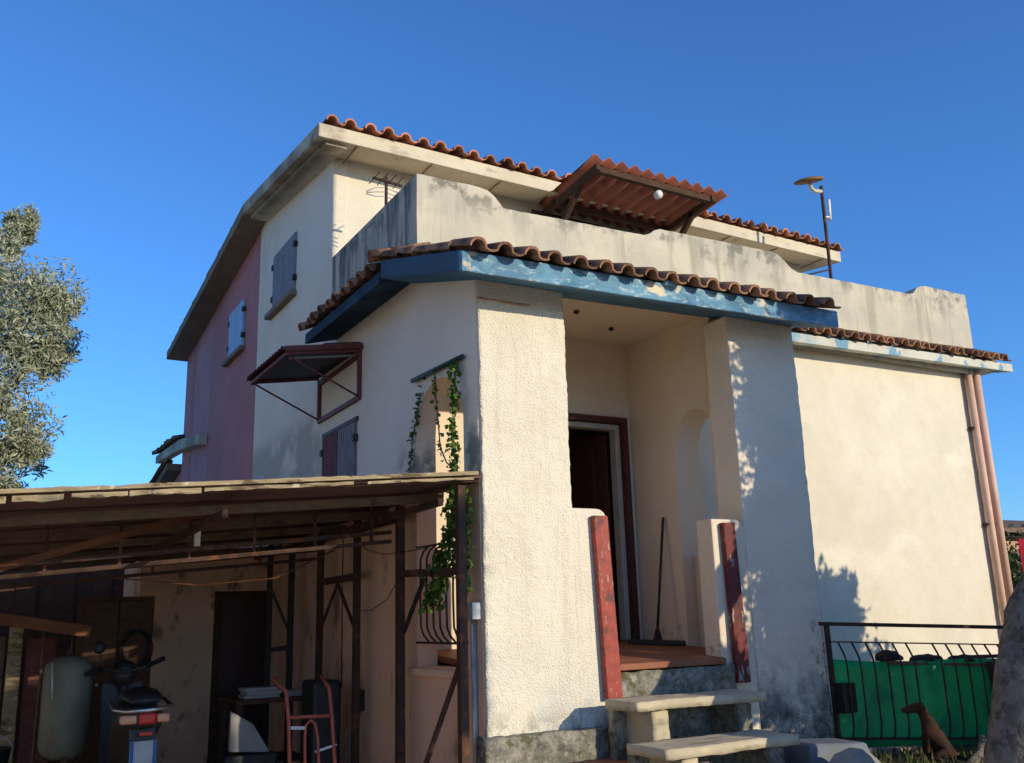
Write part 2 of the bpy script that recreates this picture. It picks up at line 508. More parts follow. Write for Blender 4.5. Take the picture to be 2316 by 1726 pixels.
def arch_wall(u0, u1, v0, v1, a0, a1, sill, spring, rz, t0, t1, axis, n=14):
    """A wall with one arched opening; u along the wall, v up, thickness t0..t1 on AXIS."""
    mb = MB()
    c, r = (a0 + a1) / 2, (a1 - a0) / 2
    curve = [(c + r * math.cos(math.pi * (1 - k / n)), spring + rz * math.sin(math.pi * (1 - k / n))) for k in range(n + 1)]
    jam = [(a0, sill)] + curve + [(a1, sill)]

    def pt(u, v, t):
        return (t, u, v) if axis == 'x' else (u, t, v)
    for t in (t0, t1):
        quads = [[(u0, v0), (a0, v0), (a0, v1), (u0, v1)], [(a1, v0), (u1, v0), (u1, v1), (a1, v1)], [(a0, v0), (a1, v0), (a1, sill), (a0, sill)]]
        for k in range(n):
            (ua, va), (ub, vb) = curve[k], curve[k + 1]
            quads.append([(ua, va), (ub, vb), (ub, v1), (ua, v1)])
        for q in quads:
            mb.add([pt(u, v, t) for u, v in q], [(0, 1, 2, 3)])
    loop = jam + [jam[0]]
    for k in range(len(loop) - 1):
        (ua, va), (ub, vb) = loop[k], loop[k + 1]
        mb.add([pt(ua, va, t0), pt(ub, vb, t0), pt(ub, vb, t1), pt(ua, va, t1)], [(0, 1, 2, 3)])
    out = [(u0, v0), (u1, v0), (u1, v1), (u0, v1), (u0, v0)]
    for k in range(4):
        (ua, va), (ub, vb) = out[k], out[k + 1]
        mb.add([pt(ua, va, t0), pt(ub, vb, t0), pt(ub, vb, t1), pt(ua, va, t1)], [(0, 1, 2, 3)])
    return mb


# one roof tile: a cover arch and a shallow pan in one S-shaped piece, local u across, v up the slope, w normal
def tile_mesh(name, m, pitch=.215, length=.42, t=.014):
    prof = []
    for k in range(8):
        a = math.pi * (1 - k / 7)
        prof.append((.068 * math.cos(a), .012 + .068 * math.sin(a)))
    prof += [(.095, .002), (.122, .0), (.150, .010)]
    n = len(prof)
    mb = MB()

    def ring(v, sc, inner):
        out = []
        for u, w in prof:
            if inner:
                k = .80 if abs(u) < .0681 else 1
                out.append((u * sc * k, v, ((w - .012) * k + .012 - t * .4 if abs(u) < .0681 else w - t) * sc))
            else:
                out.append((u * sc, v, w * sc))
        return out
    o0, o1, i0, i1 = ring(0, 1, 0), ring(length, .84, 0), ring(0, 1, 1), ring(length, .84, 1)
    mb.add(o0 + o1, [(k, k + 1, n + k + 1, n + k) for k in range(n - 1)], True)
    mb.add(i0 + i1, [(k, n + k, n + k + 1, k + 1) for k in range(n - 1)], True)
    mb.add(o0 + i0, [(k, n + k, n + k + 1, k + 1) for k in range(n - 1)])
    return mb.mesh(name, m, False)


def tile_field(parent, me, p0, u, v, ncol, nrow, pitch=.215, course=.36, skip=(), jit=1.0, row0=0):
    """Rows of tiles from the eave point P0 along U and up the slope V, each its own object."""
    u, v = Vector(u).normalized(), Vector(v).normalized()
    w = u.cross(v).normalized()
    if w.z < 0:
        w = -w
    for i in range(ncol):
        for j in range(row0, row0 + nrow):
            if (i, j) in skip:
                continue
            p = Vector(p0) + u * (i * pitch + random.uniform(-.008, .008) * jit) + v * (j * course + random.uniform(-.03, .022) * jit) + w * (.006 + random.uniform(-.004, .005) * jit)
            B = Matrix((u, v, w)).transposed().to_4x4()
            B = Matrix.Translation(p) @ B @ Matrix.Rotation(R(random.uniform(-2.2, 2.2)) * jit, 4, 'Z') @ Matrix.Rotation(R(3.2 + random.uniform(-1.2, 1.2) * jit), 4, 'X') @ Matrix.Rotation(R(random.uniform(-2, 2)) * jit, 4, 'Y')
            link('tile', me, parent, B)


def leaves(pts, size, width, droop=0.0, fold=.25, jitter=.35, dirs=None):
    """Small folded leaf blades at PTS: two triangles each side of a rib."""
    V, F = [], []
    for i, p in enumerate(pts):
        p = Vector(p)
        d = dirs[i] if dirs else Vector((random.gauss(0, 1), random.gauss(0, 1), random.gauss(0, 1) - droop)).normalized()
        sd = d.orthogonal().normalized()
        sd = Matrix.Rotation(random.uniform(0, 6.283), 3, d) @ sd
        nn = d.cross(sd)
        L_ = size * random.uniform(1 - jitter, 1 + jitter)
        w_ = width * L_ / size
        b = len(V)
        V += [tuple(p), tuple(p + d * L_ * .45 + sd * w_ / 2 + nn * w_ * fold), tuple(p + d * L_), tuple(p + d * L_ * .45 - sd * w_ / 2 + nn * w_ * fold)]
        F += [(b, b + 1, b + 2), (b, b + 2, b + 3)]
    mb = MB()
    mb.add(V, F, False)
    return mb


def raw(mb, name, m, parent=None):
    me = bpy.data.meshes.new(name)
    me.from_pydata(mb.v, [], mb.f)
    me.materials.append(MATS[m])
    return link(name, me, parent)

# ------------------------------------------------------------------ ground
g = MB()
g.add([(-300, -300, 0), (300, -300, 0), (300, 300, 0), (-300, 300, 0)], [(0, 1, 2, 3)])
struct(g.build('ground', 'dry_yard'))
# raised planting bed in front of the right-hand wall, with an uneven top
bed = MB()
NX, NY = 46, 24
V, F = [], []
for i in range(NX + 1):
    for j in range(NY + 1):
        x, y = 5.30 + 6.2 * i / NX, 4.55 + 2.6 * j / NY
        h = .30 + .07 * noise.noise(Vector((x * 1.3, y * 1.3, 0))) + .03 * noise.noise(Vector((x * 5, y * 5, 3)))
        if i in (0, NX) or j == 0:
            h = -.02
        V.append((x, y, h))
for i in range(NX):
    for j in range(NY):
        a = i * (NY + 1) + j
        F.append((a, a + NY + 1, a + NY + 2, a + 1))
bed.add(V, F, True)
struct(bed.build('planting_bed', 'soil'))
struct(box('landing', (3.28, 4.34, 5.50, 5.885, .004, .50), 'floor_tile', bevel=.012))

# ------------------------------------------------------------------ the white house
XL = 3.21
house = thing('house', 'cream rendered house with arched porch, roof terrace and terracotta tile eaves', 'house', (5.0, 8.0, 0))
tile_new = tile_mesh('tile', 'terracotta')
tile_aged = tile_mesh('tile', 'terracotta_old')

# porch pillars and walls
rough_box((3.21, 3.98, 6.0, 6.22, .0, 4.03), .022, .0065).build('front_pillar', 'roughcast', house)
rough_box((5.72, 6.53, 6.0, 6.31, .0, 4.06), .022, .0065).build('front_pillar', 'pillar_plaster', house)
rough_box((3.14, 4.155, 5.89, 6.02, -.02, .70), .03, .010).build('plinth', 'mossy_concrete', house)
rough_box((3.205, 3.66, 5.988, 6.01, 3.848, 3.860), .012, .005, 60).build('exposed_brick', 'red_clay', house)
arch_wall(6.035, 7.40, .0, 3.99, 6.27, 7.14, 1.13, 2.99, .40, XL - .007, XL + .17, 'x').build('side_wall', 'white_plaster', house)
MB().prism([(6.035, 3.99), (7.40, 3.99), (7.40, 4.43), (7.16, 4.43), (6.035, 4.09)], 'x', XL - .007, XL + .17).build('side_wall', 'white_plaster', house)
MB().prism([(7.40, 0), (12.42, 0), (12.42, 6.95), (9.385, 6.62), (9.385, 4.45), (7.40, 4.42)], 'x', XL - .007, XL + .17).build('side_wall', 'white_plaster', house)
box('porch_wall', (XL + .17, 4.80, 7.60, 7.75, .5, 4.34), 'porch_plaster', house)
box('porch_wall', (4.80, 5.73, 7.60, 7.75, 3.42, 4.34), 'porch_plaster', house)
box('porch_wall', (5.73, 6.10, 7.605, 7.75, .5, 4.34), 'porch_plaster', house)
arch_wall(6.31, 7.60, .5, 4.34, 6.33, 6.93, 1.12, 3.0, .33, 5.80, 6.10, 'x').build('porch_side_wall', 'porch_plaster', house)
box('arch_infill', (5.93, 6.08, 6.332, 6.928, 1.0, 2.0), 'porch_plaster', house, bevel=.01)
MB().prism([(6.02, 4.165), (7.60, 4.185), (7.60, 4.215), (6.02, 4.195)], 'x', XL + .17, 5.80).build('porch_ceiling', 'porch_plaster', house)
for cx_, cy_ in ((4.62, 6.75), (5.22, 7.05)):
    MB().lathe([(.02, 0), (.03, -.012), (.012, -.03)], (cx_, cy_, 4.172), 10).build('ceiling_stub', 'iron_dark', house)
MB().prism([(6.21, 1.094), (7.60, 1.185), (7.60, 1.235), (6.21, 1.144)], 'x', 3.40, 5.795).build('porch_floor', 'floor_tile', house)
MB().prism([(5.945, 1.078), (6.209, 1.095), (6.209, 1.1435), (5.945, 1.126)], 'x', 4.31, 5.355).build('porch_threshold', 'floor_tile', house, bevel=.008)
rough_box((4.30, 5.46, 5.965, 7.55, 0, 1.07), .05, .012, 14).build('porch_base', 'mossy_concrete', house)


def low_wall(x0, x1, zt, m):
    r = .09
    prof = [(x0, .0), (x1, .0), (x1, zt - r)]
    prof += [(x1 - r + r * math.cos(a), zt - r + r * math.sin(a)) for a in (.4, .8, 1.2, 1.571)]
    prof += [(x0, zt)]
    return MB().prism(prof, 'y', 6.004, 6.20).build('low_wall', m, house, bevel=.014)


low_wall(3.975, 4.305, 2.285, 'roughcast')
low_wall(5.36, 5.725, 2.235, 'porch_plaster')
MB().add([(4.14, 5.945, 2.225), (4.27, 5.945, 2.225), (4.315, 5.935, .885), (4.18, 5.935, .885),
          (4.14, 5.998, 2.225), (4.27, 5.998, 2.225), (4.315, 5.985, .885), (4.18, 5.985, .885)],
         [(0, 1, 2, 3), (4, 7, 6, 5), (0, 4, 5, 1), (1, 5, 6, 2), (2, 6, 7, 3), (3, 7, 4, 0)]).build('upright_board', 'red_paint', house, bevel=.006)['label'] = 'red painted upright board with flaking paint'
MB().add([(5.44, 5.945, 2.20), (5.565, 5.945, 2.20), (5.59, 5.935, .925), (5.455, 5.935, .925),
          (5.44, 5.998, 2.20), (5.565, 5.998, 2.20), (5.59, 5.985, .925), (5.455, 5.985, .925)],
         [(0, 1, 2, 3), (4, 7, 6, 5), (0, 4, 5, 1), (1, 5, 6, 2), (2, 6, 7, 3), (3, 7, 4, 0)]).build('upright_board', 'red_paint_worn', house, bevel=.006)['label'] = 'dark red upright board worn through to white'

# entrance door standing open
fr = MB()
fr.box(5.675, 5.735, 7.555, 7.70, 1.24, 3.42).box(4.80, 4.86, 7.555, 7.70, 1.24, 3.42).box(4.86, 5.675, 7.555, 7.70, 3.36, 3.42)
fr.build('door_frame', 'frame_red', house, bevel=.004)
fi = MB()
fi.box(5.615, 5.672, 7.62, 7.72, 1.24, 3.355).box(4.863, 4.92, 7.62, 7.72, 1.24, 3.355).box(4.92, 5.615, 7.62, 7.72, 3.30, 3.355)
fi.build('inner_frame', 'white_frame', house, bevel=.004)
leaf_ = MB()
leaf_.bar((5.585, 7.73, 2.255), (5.30, 8.30, 2.255), .045, 2.03)
dl = leaf_.build('door', 'door_red', house, bevel=.004)
for zc, hh in ((1.72, .62), (2.72, .86)):
    MB().bar((5.505, 7.835, zc), (5.32, 8.205, zc), .065, hh).build('door_panel', 'door_red', dl, bevel=.006)
MB().tube([(5.36, 8.10, 2.25), (5.29, 8.07, 2.25), (5.24, 8.17, 2.25)], .011, 8).build('handle', 'iron_dark', dl)
box('room_floor', (XL + .18, 8.2, 7.751, 9.90, 1.15, 1.22), 'floor_tile', house)
box('room_wall', (XL + .18, 8.2, 9.90, 10.0, 1.15, 4.3), 'porch_plaster', house)
box('room_wall', (8.2, 8.3, 7.4, 10.0, 1.15, 4.3), 'porch_plaster', house)

# right-hand wall, terrace, upper storey
rough_box((6.10, 10.95, 7.22, 7.40, 0, 4.36), .06, .004, 9).build('front_wall', 'wall_plaster', house)
box('flank_wall', (10.79, 10.945, 7.401, 17.0, 0, 4.35), 'wall_plaster', house)
box('terrace_slab', (XL + .18, 10.94, 7.29, 9.6, 4.34, 4.44), 'aged_concrete', house)
top = [(3.21, 5.39), (3.84, 5.392), (3.93, 5.375), (4.0, 5.335), (4.05, 5.28), (4.10, 5.228), (5.76, 5.262), (5.83, 5.29), (5.90, 5.34), (5.98, 5.37), (7.56, 5.392),
       (7.66, 5.375), (7.76, 5.31), (7.85, 5.24), (7.95, 5.208), (9.88, 5.235), (9.96, 5.255), (10.04, 5.335), (10.12, 5.372), (10.2, 5.385), (11.01, 5.388)]
fine = []
for (xa, za), (xb, zb) in zip(top, top[1:]):
    n = max(1, int((xb - xa) / .06))
    for k in range(n):
        x = xa + (xb - xa) * k / n
        fine.append((x, za + (zb - za) * k / n + .006 * noise.noise(Vector((x * 9, 1, 0)))))
fine.append(top[-1])
para = MB()
yA, yB = 7.12, 7.285
nrow = 24
V, F = [], []
for i, (x, zt) in enumerate(fine):
    for j in range(nrow + 1):
        z = 4.30 + (zt - 4.30) * j / nrow
        d = .007 * noise.noise(Vector((x * 1.7, 0, z * 1.7))) + .004 * noise.noise(Vector((x * 8, 0, z * 8)))
        V.append((x, yA + d, z))
m_ = len(fine)
for i in range(m_ - 1):
    for j in range(nrow):
        a = i * (nrow + 1) + j
        F.append((a, a + nrow + 1, a + nrow + 2, a + 1))
b0 = len(V)
for x, zt in fine:
    V += [(x, yB, 4.30), (x, yB, zt)]
for i in range(m_ - 1):
    F.append((b0 + 2 * i, b0 + 2 * i + 1, b0 + 2 * i + 3, b0 + 2 * i + 2))
    F.append((i * (nrow + 1) + nrow, (i + 1) * (nrow + 1) + nrow, b0 + 2 * i + 3, b0 + 2 * i + 1))
F.append(tuple(range(nrow + 1)) + (b0 + 1, b0))
F.append(tuple((m_ - 1) * (nrow + 1) + j for j in range(nrow + 1)) + (b0 + 2 * m_ - 1, b0 + 2 * m_ - 2))
para.add(V, F)
para.build('parapet', 'aged_concrete', house)
box('parapet', (XL - .002, XL + .165, 7.287, 9.376, 4.46, 5.392), 'aged_concrete', house, bevel=.01)
box('parapet', (10.84, 11.005, 7.287, 9.7, 4.35, 5.30), 'aged_concrete', house, bevel=.01)
box('upper_wall', (XL + .172, 10.50, 9.38, 9.56, 4.44, 6.66), 'wall_plaster', house)
rough_box((XL - .003, XL + .18, 9.375, 9.45, 4.95, 6.60), .05, .004, 9).build('upper_corner', 'wall_plaster', house)
box('upper_flank', (10.34, 10.50, 9.56, 17.0, 4.35, 6.5), 'wall_plaster', house)


def slab_x(prof0, prof1, x0, x1):
    """A slab whose (y, z) profile changes evenly from x0 to x1."""
    n = len(prof0)
    mb = MB()
    mb.add([(x0, y, z) for y, z in prof0] + [(x1, y, z) for y, z in prof1],
           [tuple(range(n)), tuple(reversed(range(n, 2 * n)))] + [(i, i + n, (i + 1) % n + n, (i + 1) % n) for i in range(n)])
    return mb


def lift(prof, dz):
    return [(y, z + dz) for y, z in prof]


# porch roof slab with the blue fascia
pf = [(5.58, 3.875), (5.58, 4.035), (7.115, 4.495), (7.115, 4.33), (6.0, 3.995)]
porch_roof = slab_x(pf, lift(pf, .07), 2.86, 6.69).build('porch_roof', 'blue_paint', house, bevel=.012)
sl = Vector((0, 1, .30)).normalized()
tile_field(porch_roof, tile_aged, (2.93, 5.475, 4.012), (1, 0, .018), sl, 17, 5, .2185, .35)
MB().bar((4.67, 5.565, 4.060), (4.80, 5.565, 4.062), .05, .045).build('mortar_patch', 'eave_flaking', porch_roof, bevel=.015)
# side eave over the side wall
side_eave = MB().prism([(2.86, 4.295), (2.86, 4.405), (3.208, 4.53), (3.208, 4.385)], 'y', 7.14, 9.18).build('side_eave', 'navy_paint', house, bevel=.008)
tile_field(side_eave, tile_aged, (2.80, 9.10, 4.41), (0, -1, 0), (1, 0, .33), 10, 1, .205, .36)
tile_field(side_eave, tile_aged, (3.0, 9.10, 4.50), (0, -1, 0), (1, 0, .33), 10, 1, .205, .2)
# hip tiles where the two roofs meet
for p, q in (((2.80, 7.20, 4.52), (3.10, 7.14, 4.60)), ((2.99, 7.16, 4.565), (3.32, 7.08, 4.66))):
    P, Q = Vector(p), Vector(q)
    t = (Q - P).normalized()
    s_ = t.cross(Vector((0, 0, 1))).normalized()
    w_ = s_.cross(t)
    mb = MB()
    vs_, fs = [], []
    for e, rr in ((P, .085), (Q, .072)):
        for dr in (0, .014):
            for k in range(9):
                a = math.pi * k / 8
                vs_.append(e + s_ * math.cos(a) * (rr - dr) + w_ * math.sin(a) * (rr - dr))
    for k in range(8):
        fs += [(k, k + 1, 19 + k, 18 + k), (9 + k, 27 + k, 28 + k, 10 + k), (k, 9 + k, 10 + k, k + 1), (18 + k, 19 + k, 28 + k, 27 + k)]
    mb.add(vs_, fs, True)
    mb.build('hip_tile', 'terracotta_old', side_eave)
# right-hand eave
rf = [(6.93, 4.27), (6.93, 4.375), (7.118, 4.44), (7.218, 4.44), (7.218, 4.325)]
right_eave = slab_x(rf, lift(rf, .08), 6.62, 11.48).build('right_eave', 'eave_flaking', house, bevel=.008)
tile_field(right_eave, tile_aged, (6.72, 6.88, 4.395), (1, 0, .0165), (0, 1, .33), 22, 1, .216, .36)
tile_field(right_eave, tile_aged, (10.98, 7.18, 4.55), (1, 0, .0165), (0, 1, .33), 3, 3, .216, .34)
box('eave_return', (10.952, 11.46, 7.22, 9.5, 4.40, 4.47), 'eave_flaking', house)
# main roof: front slope
uf = [(8.88, 6.535), (8.88, 6.70), (12.1, 7.09), (12.1, 6.925), (9.42, 6.60)]
main_roof = slab_x(uf, lift(uf, -.10), 2.86, 10.86).build('main_roof', 'eave_cream', house, bevel=.012)
MB().prism([(8.96, 6.505), (8.96, 6.555), (12.1, 6.935), (12.1, 6.88)], 'x', 2.97, 3.205).build('cornice', 'eave_cream', main_roof)
su = Vector((0, 1, .121)).normalized()
tile_field(main_roof, tile_new, (2.99, 8.82, 6.715), (1, 0, -.0125), su, 37, 4, .2155, .35)
far_tiles = MB()
for i in range(37):
    for j in range(4, 9):
        p = Vector((2.99 + i * .2155, 8.82, 6.715 - .0125 * i * .2155)) + su * (j * .35)
        w = Vector((1, 0, 0)).cross(su)
        vs_ = []
        for v in (0, .42):
            for k in range(7):
                a = math.pi * (1 - k / 6)
                vs_.append(p + Vector((1, 0, 0)) * (.068 * math.cos(a)) + su * v + w * (.02 + .068 * math.sin(a) * (1 - .15 * v / .42)))
        far_tiles.add(vs_, [(k, k + 1, 8 + k, 7 + k) for k in range(6)], True)
fo = far_tiles.build('tile', 'terracotta', main_roof)
fo['kind'] = 'stuff'
for i in range(9):
    x = 3.3 + i * .9
    MB().box(x, x + .012, 8.885, 9.36, 6.53 - .0125 * (x - 2.86), 6.545 - .0125 * (x - 2.86)).build('soffit_joint', 'eave_brown', main_roof)

# windows of the side wall: closed shutters with slats
def shutters(parent, y0, y1, z0, z1, mats, slat=.075, name='shutter', hinges=True):
    ym = (y0 + y1) / 2
    for (ya, yb), m in (((y0, ym - .008), mats[0]), ((ym + .008, y1), mats[1])):
        sh = box(name, (XL - .028, XL - .004, ya, yb, z0, z1), m, parent, bevel=.004)
        n = max(3, round((yb - ya) / slat))
        for k in range(n):
            a = ya + (yb - ya) * k / n
            box('slat', (XL - .040, XL - .0285, a + .006, a + (yb - ya) / n - .006, z0 + .015, z1 - .015), m, sh, bevel=.003)
        if hinges:
            ye = ya if ya == y0 else yb
            for zz in (z0 + .12, z1 - .2):
                box('hinge', (XL - .055, XL - .0, ye - .03, ye + .03, zz, zz + .07), 'iron_dark', sh, bevel=.004)


shutters(house, 10.70, 11.64, 5.44, 6.20, ('shutter_blue', 'shutter_blue'))
box('window_sill', (XL - .09, XL + .01, 10.66, 11.80, 5.36, 5.425), 'eave_brown', house, bevel=.006)
shutters(house, 8.54, 9.50, 2.55, 3.385, ('shutter_faded', 'shutter_brown'), .06)
box('window_head', (XL - .03, XL - .004, 8.50, 9.54, 3.387, 3.43), 'frame_red', house, bevel=.004)

# bellied iron grille in the porch arch
grille = MB().tube([(3.19, 6.28, 1.315), (3.19, 7.13, 1.315)], .009, 6).build('window_grille', 'iron_dark', house)
MB().tube([(3.19, 6.28, 2.05), (3.19, 7.13, 2.06)], .007, 6).build('grille_bar', 'iron_dark', grille)
for k in range(6):
    y = 6.30 + k * .115
    MB().tube([(3.19, y, 2.055), (3.14, y, 2.01), (3.115, y, 1.95), (3.11, y, 1.65), (3.115, y, 1.43), (3.14, y, 1.37), (3.19, y, 1.315)], .0085, 6).build('grille_bar', 'iron_dark', grille)
box('arch_sill', (XL - .07, XL + .02, 6.24, 7.20, 1.07, 1.125), 'white_plaster', house, bevel=.01)

# downpipes on the right corner
MB().tube([(10.86, 7.15, 4.36), (10.86, 7.15, .3)], .045, 12).build('downpipe', 'pipe_pink', house)
MB().tube([(10.99, 7.13, 4.36), (10.99, 7.13, 1.42)], .05, 12).build('downpipe', 'pipe_pink', house)
for z in (3.6, 2.4):
    box('pipe_bracket', (10.80, 11.05, 7.14, 7.215, z, z + .03), 'iron_rust', house)

# ------------------------------------------------------------------ the pink house behind
pink = thing('house', 'pink rendered house joined to the back of the cream house', 'house', (5, 15, 0))
MB().prism([(12.423, 0), (15.30, 0), (15.30, 6.55), (12.423, 6.95)], 'x', XL, XL + .17).build('side_wall', 'pink_plaster', pink)
MB().prism([(15.302, 0), (16.6, 0), (16.6, 6.37), (15.302, 6.55)], 'x', XL + .006, XL + .17).build('side_wall', 'pale_pink_plaster', pink)
MB().prism([(16.602, 0), (17.33, 0), (17.33, 6.27), (16.602, 6.37)], 'x', XL, XL + .17).build('side_wall', 'pink_plaster', pink)
box('end_wall', (XL + .171, 10.5, 17.14, 17.325, 0, 6.2), 'pink_plaster', pink)
bf = [(12.102, 6.925), (12.102, 7.09), (17.46, 6.36), (17.46, 6.22)]
pink_roof = slab_x(bf, lift(bf, -.10), 2.86, 10.86).build('main_roof', 'eave_brown', pink, bevel=.01)
sb = Vector((0, -1, .137)).normalized()
tile_field(pink_roof, tile_aged, (3.02, 15.75, 6.60), (-1, 0, 0), sb, 1, 10, .2155, .36)
tile_field(pink_roof, tile_aged, (3.24, 15.75, 6.60), (-1, 0, 0), sb, 1, 10, .2155, .36)
tile_field(pink_roof, tile_aged, (3.02, 17.5, 6.37), (-1, 0, 0), sb, 1, 5, .2155, .36, jit=.3)
shutters(pink, 13.17, 14.00, 5.39, 6.10, ('shutter_sky', 'shutter_sky'), .2)
box('window_sill', (XL - .08, XL + .01, 13.12, 14.20, 5.31, 5.375), 'eave_brown', pink, bevel=.006)
low_roof = MB().prism([(15.32, 4.30), (15.32, 4.47), (16.95, 4.66), (19.2, 4.72), (19.2, 4.58), (16.95, 4.47)], 'x', 3.06, 3.209).build('lean_to_roof', 'eave_cream', pink, bevel=.008)
tile_field(low_roof, tile_aged, (3.03, 19.2, 4.74), (0, -1, -.02), (1, 0, .2), 10, 1, .215, .36)
low2 = MB().prism([(17.6, 4.22), (17.6, 4.34), (20.9, 3.75), (20.9, 3.62)], 'x', 3.0, 3.6).build('lean_to_roof', 'eave_brown', pink, bevel=.008)
tile_field(low2, tile_aged, (3.06, 20.9, 3.76), (-1, 0, 0), (0, -1, .179), 1, 9, .215, .36)
MB().prism([(17.34, 0), (20.5, 0), (20.5, 3.70), (17.34, 4.22)], 'x', 3.24, 3.42).build('side_wall', 'pink_plaster', pink)

# ------------------------------------------------------------------ stone steps laid on blocks
for i, (x0, x1, y0, y1, zt, lab) in enumerate((
        (4.03, 5.22, 5.40, 5.76, .905, 'uppermost pale stone step slab below the porch floor'),
        (3.86, 5.00, 4.90, 5.30, .668, 'second pale stone step slab down from the porch floor'),
        (3.68, 4.84, 4.42, 4.80, .44, 'lowest pale stone step slab nearest the viewer'))):
    mb = rough_box((x0, x1, y0, y1, zt - .062, zt), .03, .006, 18)
    o = mb.build('step_slab', 'step_stone')
    tag(o, lab, 'step', 'loose stone steps to the porch')
    nm = ('uppermost', 'second', 'lowest')[i]
    for side, xa in (('left', x0 + .17), ('right', x1 - .24)):
        o = rough_box((xa, xa + .13, y0 + .05, y1 + .04, 0, zt - .067), .04, .012, 14).build('support_block', 'step_stone' if side == 'left' else 'mossy_concrete')
        tag(o, f'stone block carrying the {side} end of the {nm} step slab', 'block', 'blocks under the stone steps')
    o = rough_box((x0 + .06, x1 - .03, y1 - .02, y1 + .06, 0, zt - .075), .05, .014, 12).build('riser_stone', 'mossy_concrete')
    tag(o, f'dark mossy masonry riser behind the {nm} step slab', 'masonry', 'mossy risers of the stone steps')

# ------------------------------------------------------------------ broom on the porch
broom = thing('broom', 'push broom with a long handle leaning in the porch corner', 'broom', (5.62, 7.15, 1.2))
MB().tube([(5.595, 7.12, 1.27), (5.775, 7.14, 2.37)], .013, 8).build('handle', 'iron_dark', broom)
MB().bar((5.40, 7.30, 1.235), (5.72, 6.88, 1.215), .07, .045).build('brush_head', 'black_plastic', broom, bevel=.008)
MB().prism([(5.555, 1.24), (5.635, 1.24), (5.606, 1.34), (5.586, 1.34)], 'y', 7.09, 7.13).build('socket', 'black_plastic', broom)

# ------------------------------------------------------------------ tiled metal canopy over the side window
can = thing('window_canopy', 'brown metal canopy with tile-shaped cover over the shuttered side window', 'canopy', (3.21, 9.05, 3.6))
x_w, x_o = 3.19, 2.46
yN, yF = 8.43, 9.68


def cz(x):
    return 4.10 - (x_w - x) * .155


prof = []
n = 52
V, F = [], []
for k in range(n + 1):
    y = yN - .03 + (yF - yN + .06) * k / n
    h = .050 * abs(math.sin(math.pi * k / 4.0))
    for j, x in enumerate((x_w, x_o + .36, x_o + .35, x_o - .055)):
        st = .018 if j < 2 else 0
        V.append((x, y, cz(x) + h + st))
for k in range(n):
    for j in range(3):
        a = k * 4 + j
        F.append((a, a + 4, a + 5, a + 1))
cm = MB()
cm.add(V, F, True)
cm.build('tile_sheet', 'iron_brown', can)
MB().prism([(x_w, cz(x_w) - .012), (x_o, cz(x_o) - .012), (x_o, cz(x_o) - .004), (x_w, cz(x_w) - .004)], 'y', yN, yF).build('shade_sheet', 'iron_dark', can)  # dark sheet added to stand in for shade under the canopy
for nm_, p, q, w, h in (('wall_bar', (3.185, yN, 3.605), (3.185, yF, 3.595), .03, .045), ('wall_bar', (3.185, yN, cz(3.19) - .07), (3.185, yF, cz(3.19) - .09), .03, .04),
                        ('post', (3.185, yN + .02, 3.63), (3.185, yN + .02, 4.07), .04, .04), ('post', (3.185, yF - .02, 3.62), (3.185, yF - .02, 4.05), .04, .04),
                        ('outer_bar', (x_o, yN - .02, cz(x_o) - .03), (x_o, yF + .02, cz(x_o) - .03), .035, .035),
                        ('rafter', (3.18, yN, cz(3.18) - .02), (x_o, yN, cz(x_o) - .02), .03, .04), ('rafter', (3.18, yF, cz(3.18) - .02), (x_o, yF, cz(x_o) - .02), .03, .04)):
    MB().bar(p, q, w, h).build(nm_, 'iron_brown', can)
for y in (yN + .02, yF - .02):
    MB().tube([(3.18, y, 3.61), (x_o + .01, y, cz(x_o) - .04)], .010, 6).build('brace', 'iron_brown', can)
MB().bar((3.17, yN + .11, cz(3.17) - .05), (x_o + .05, yN + .11, cz(x_o + .05) - .05), .02, .02).build('rafter', 'galvanised', can)
MB().bar((3.195, yN - .037, cz(3.195) + .012), (x_o - .03, yN - .037, cz(x_o - .03) + .012), .014, .05).build('edge_cover', 'iron_brown', can)

# ------------------------------------------------------------------ green bar and the creepers hanging from it
bar_ = thing('vine_bar', 'dark green bar fixed to the side wall above the arch', 'bar', (3.15, 6.5, 3.4))
MB().tube([(3.17, 7.15, 3.465), (3.17, 6.20, 3.44)], .020, 8).build('tube', 'green_bar', bar_)
for y in (6.40, 6.95):
    MB().bar((3.17, y, 3.445), (3.215, y, 3.44), .015, .015).build('bracket', 'iron_dark', bar_)


def creeper(label, path, n, spread, size, group='creepers at the arch'):
    root = thing('creeper', label, 'climbing plant', path[0], group)
    P = [Vector(p) for p in path]
    pts, dirs = [], []
    seg = [(b - a).length for a, b in zip(P, P[1:])]
    tot = sum(seg)
    for _ in range(n):
        d = random.uniform(0, tot)
        i = 0
        while i < len(seg) - 1 and d > seg[i]:
            d -= seg[i]
            i += 1
        q = P[i].lerp(P[i + 1], min(1, d / seg[i]))
        q = q + Vector((random.gauss(0, spread * .6), random.gauss(0, spread), random.gauss(0, .03)))
        pts.append(q)
        dirs.append(Vector((random.gauss(-.5, .5), random.gauss(-.3, .6), random.gauss(-.6, .4))).normalized())
    MB().tube(path, .006, 5).build('stem', 'bark', root)
    raw(leaves(pts, size, size * .85, dirs=dirs), 'foliage', 'ivy_leaf', root)['kind'] = 'stuff'
    return root


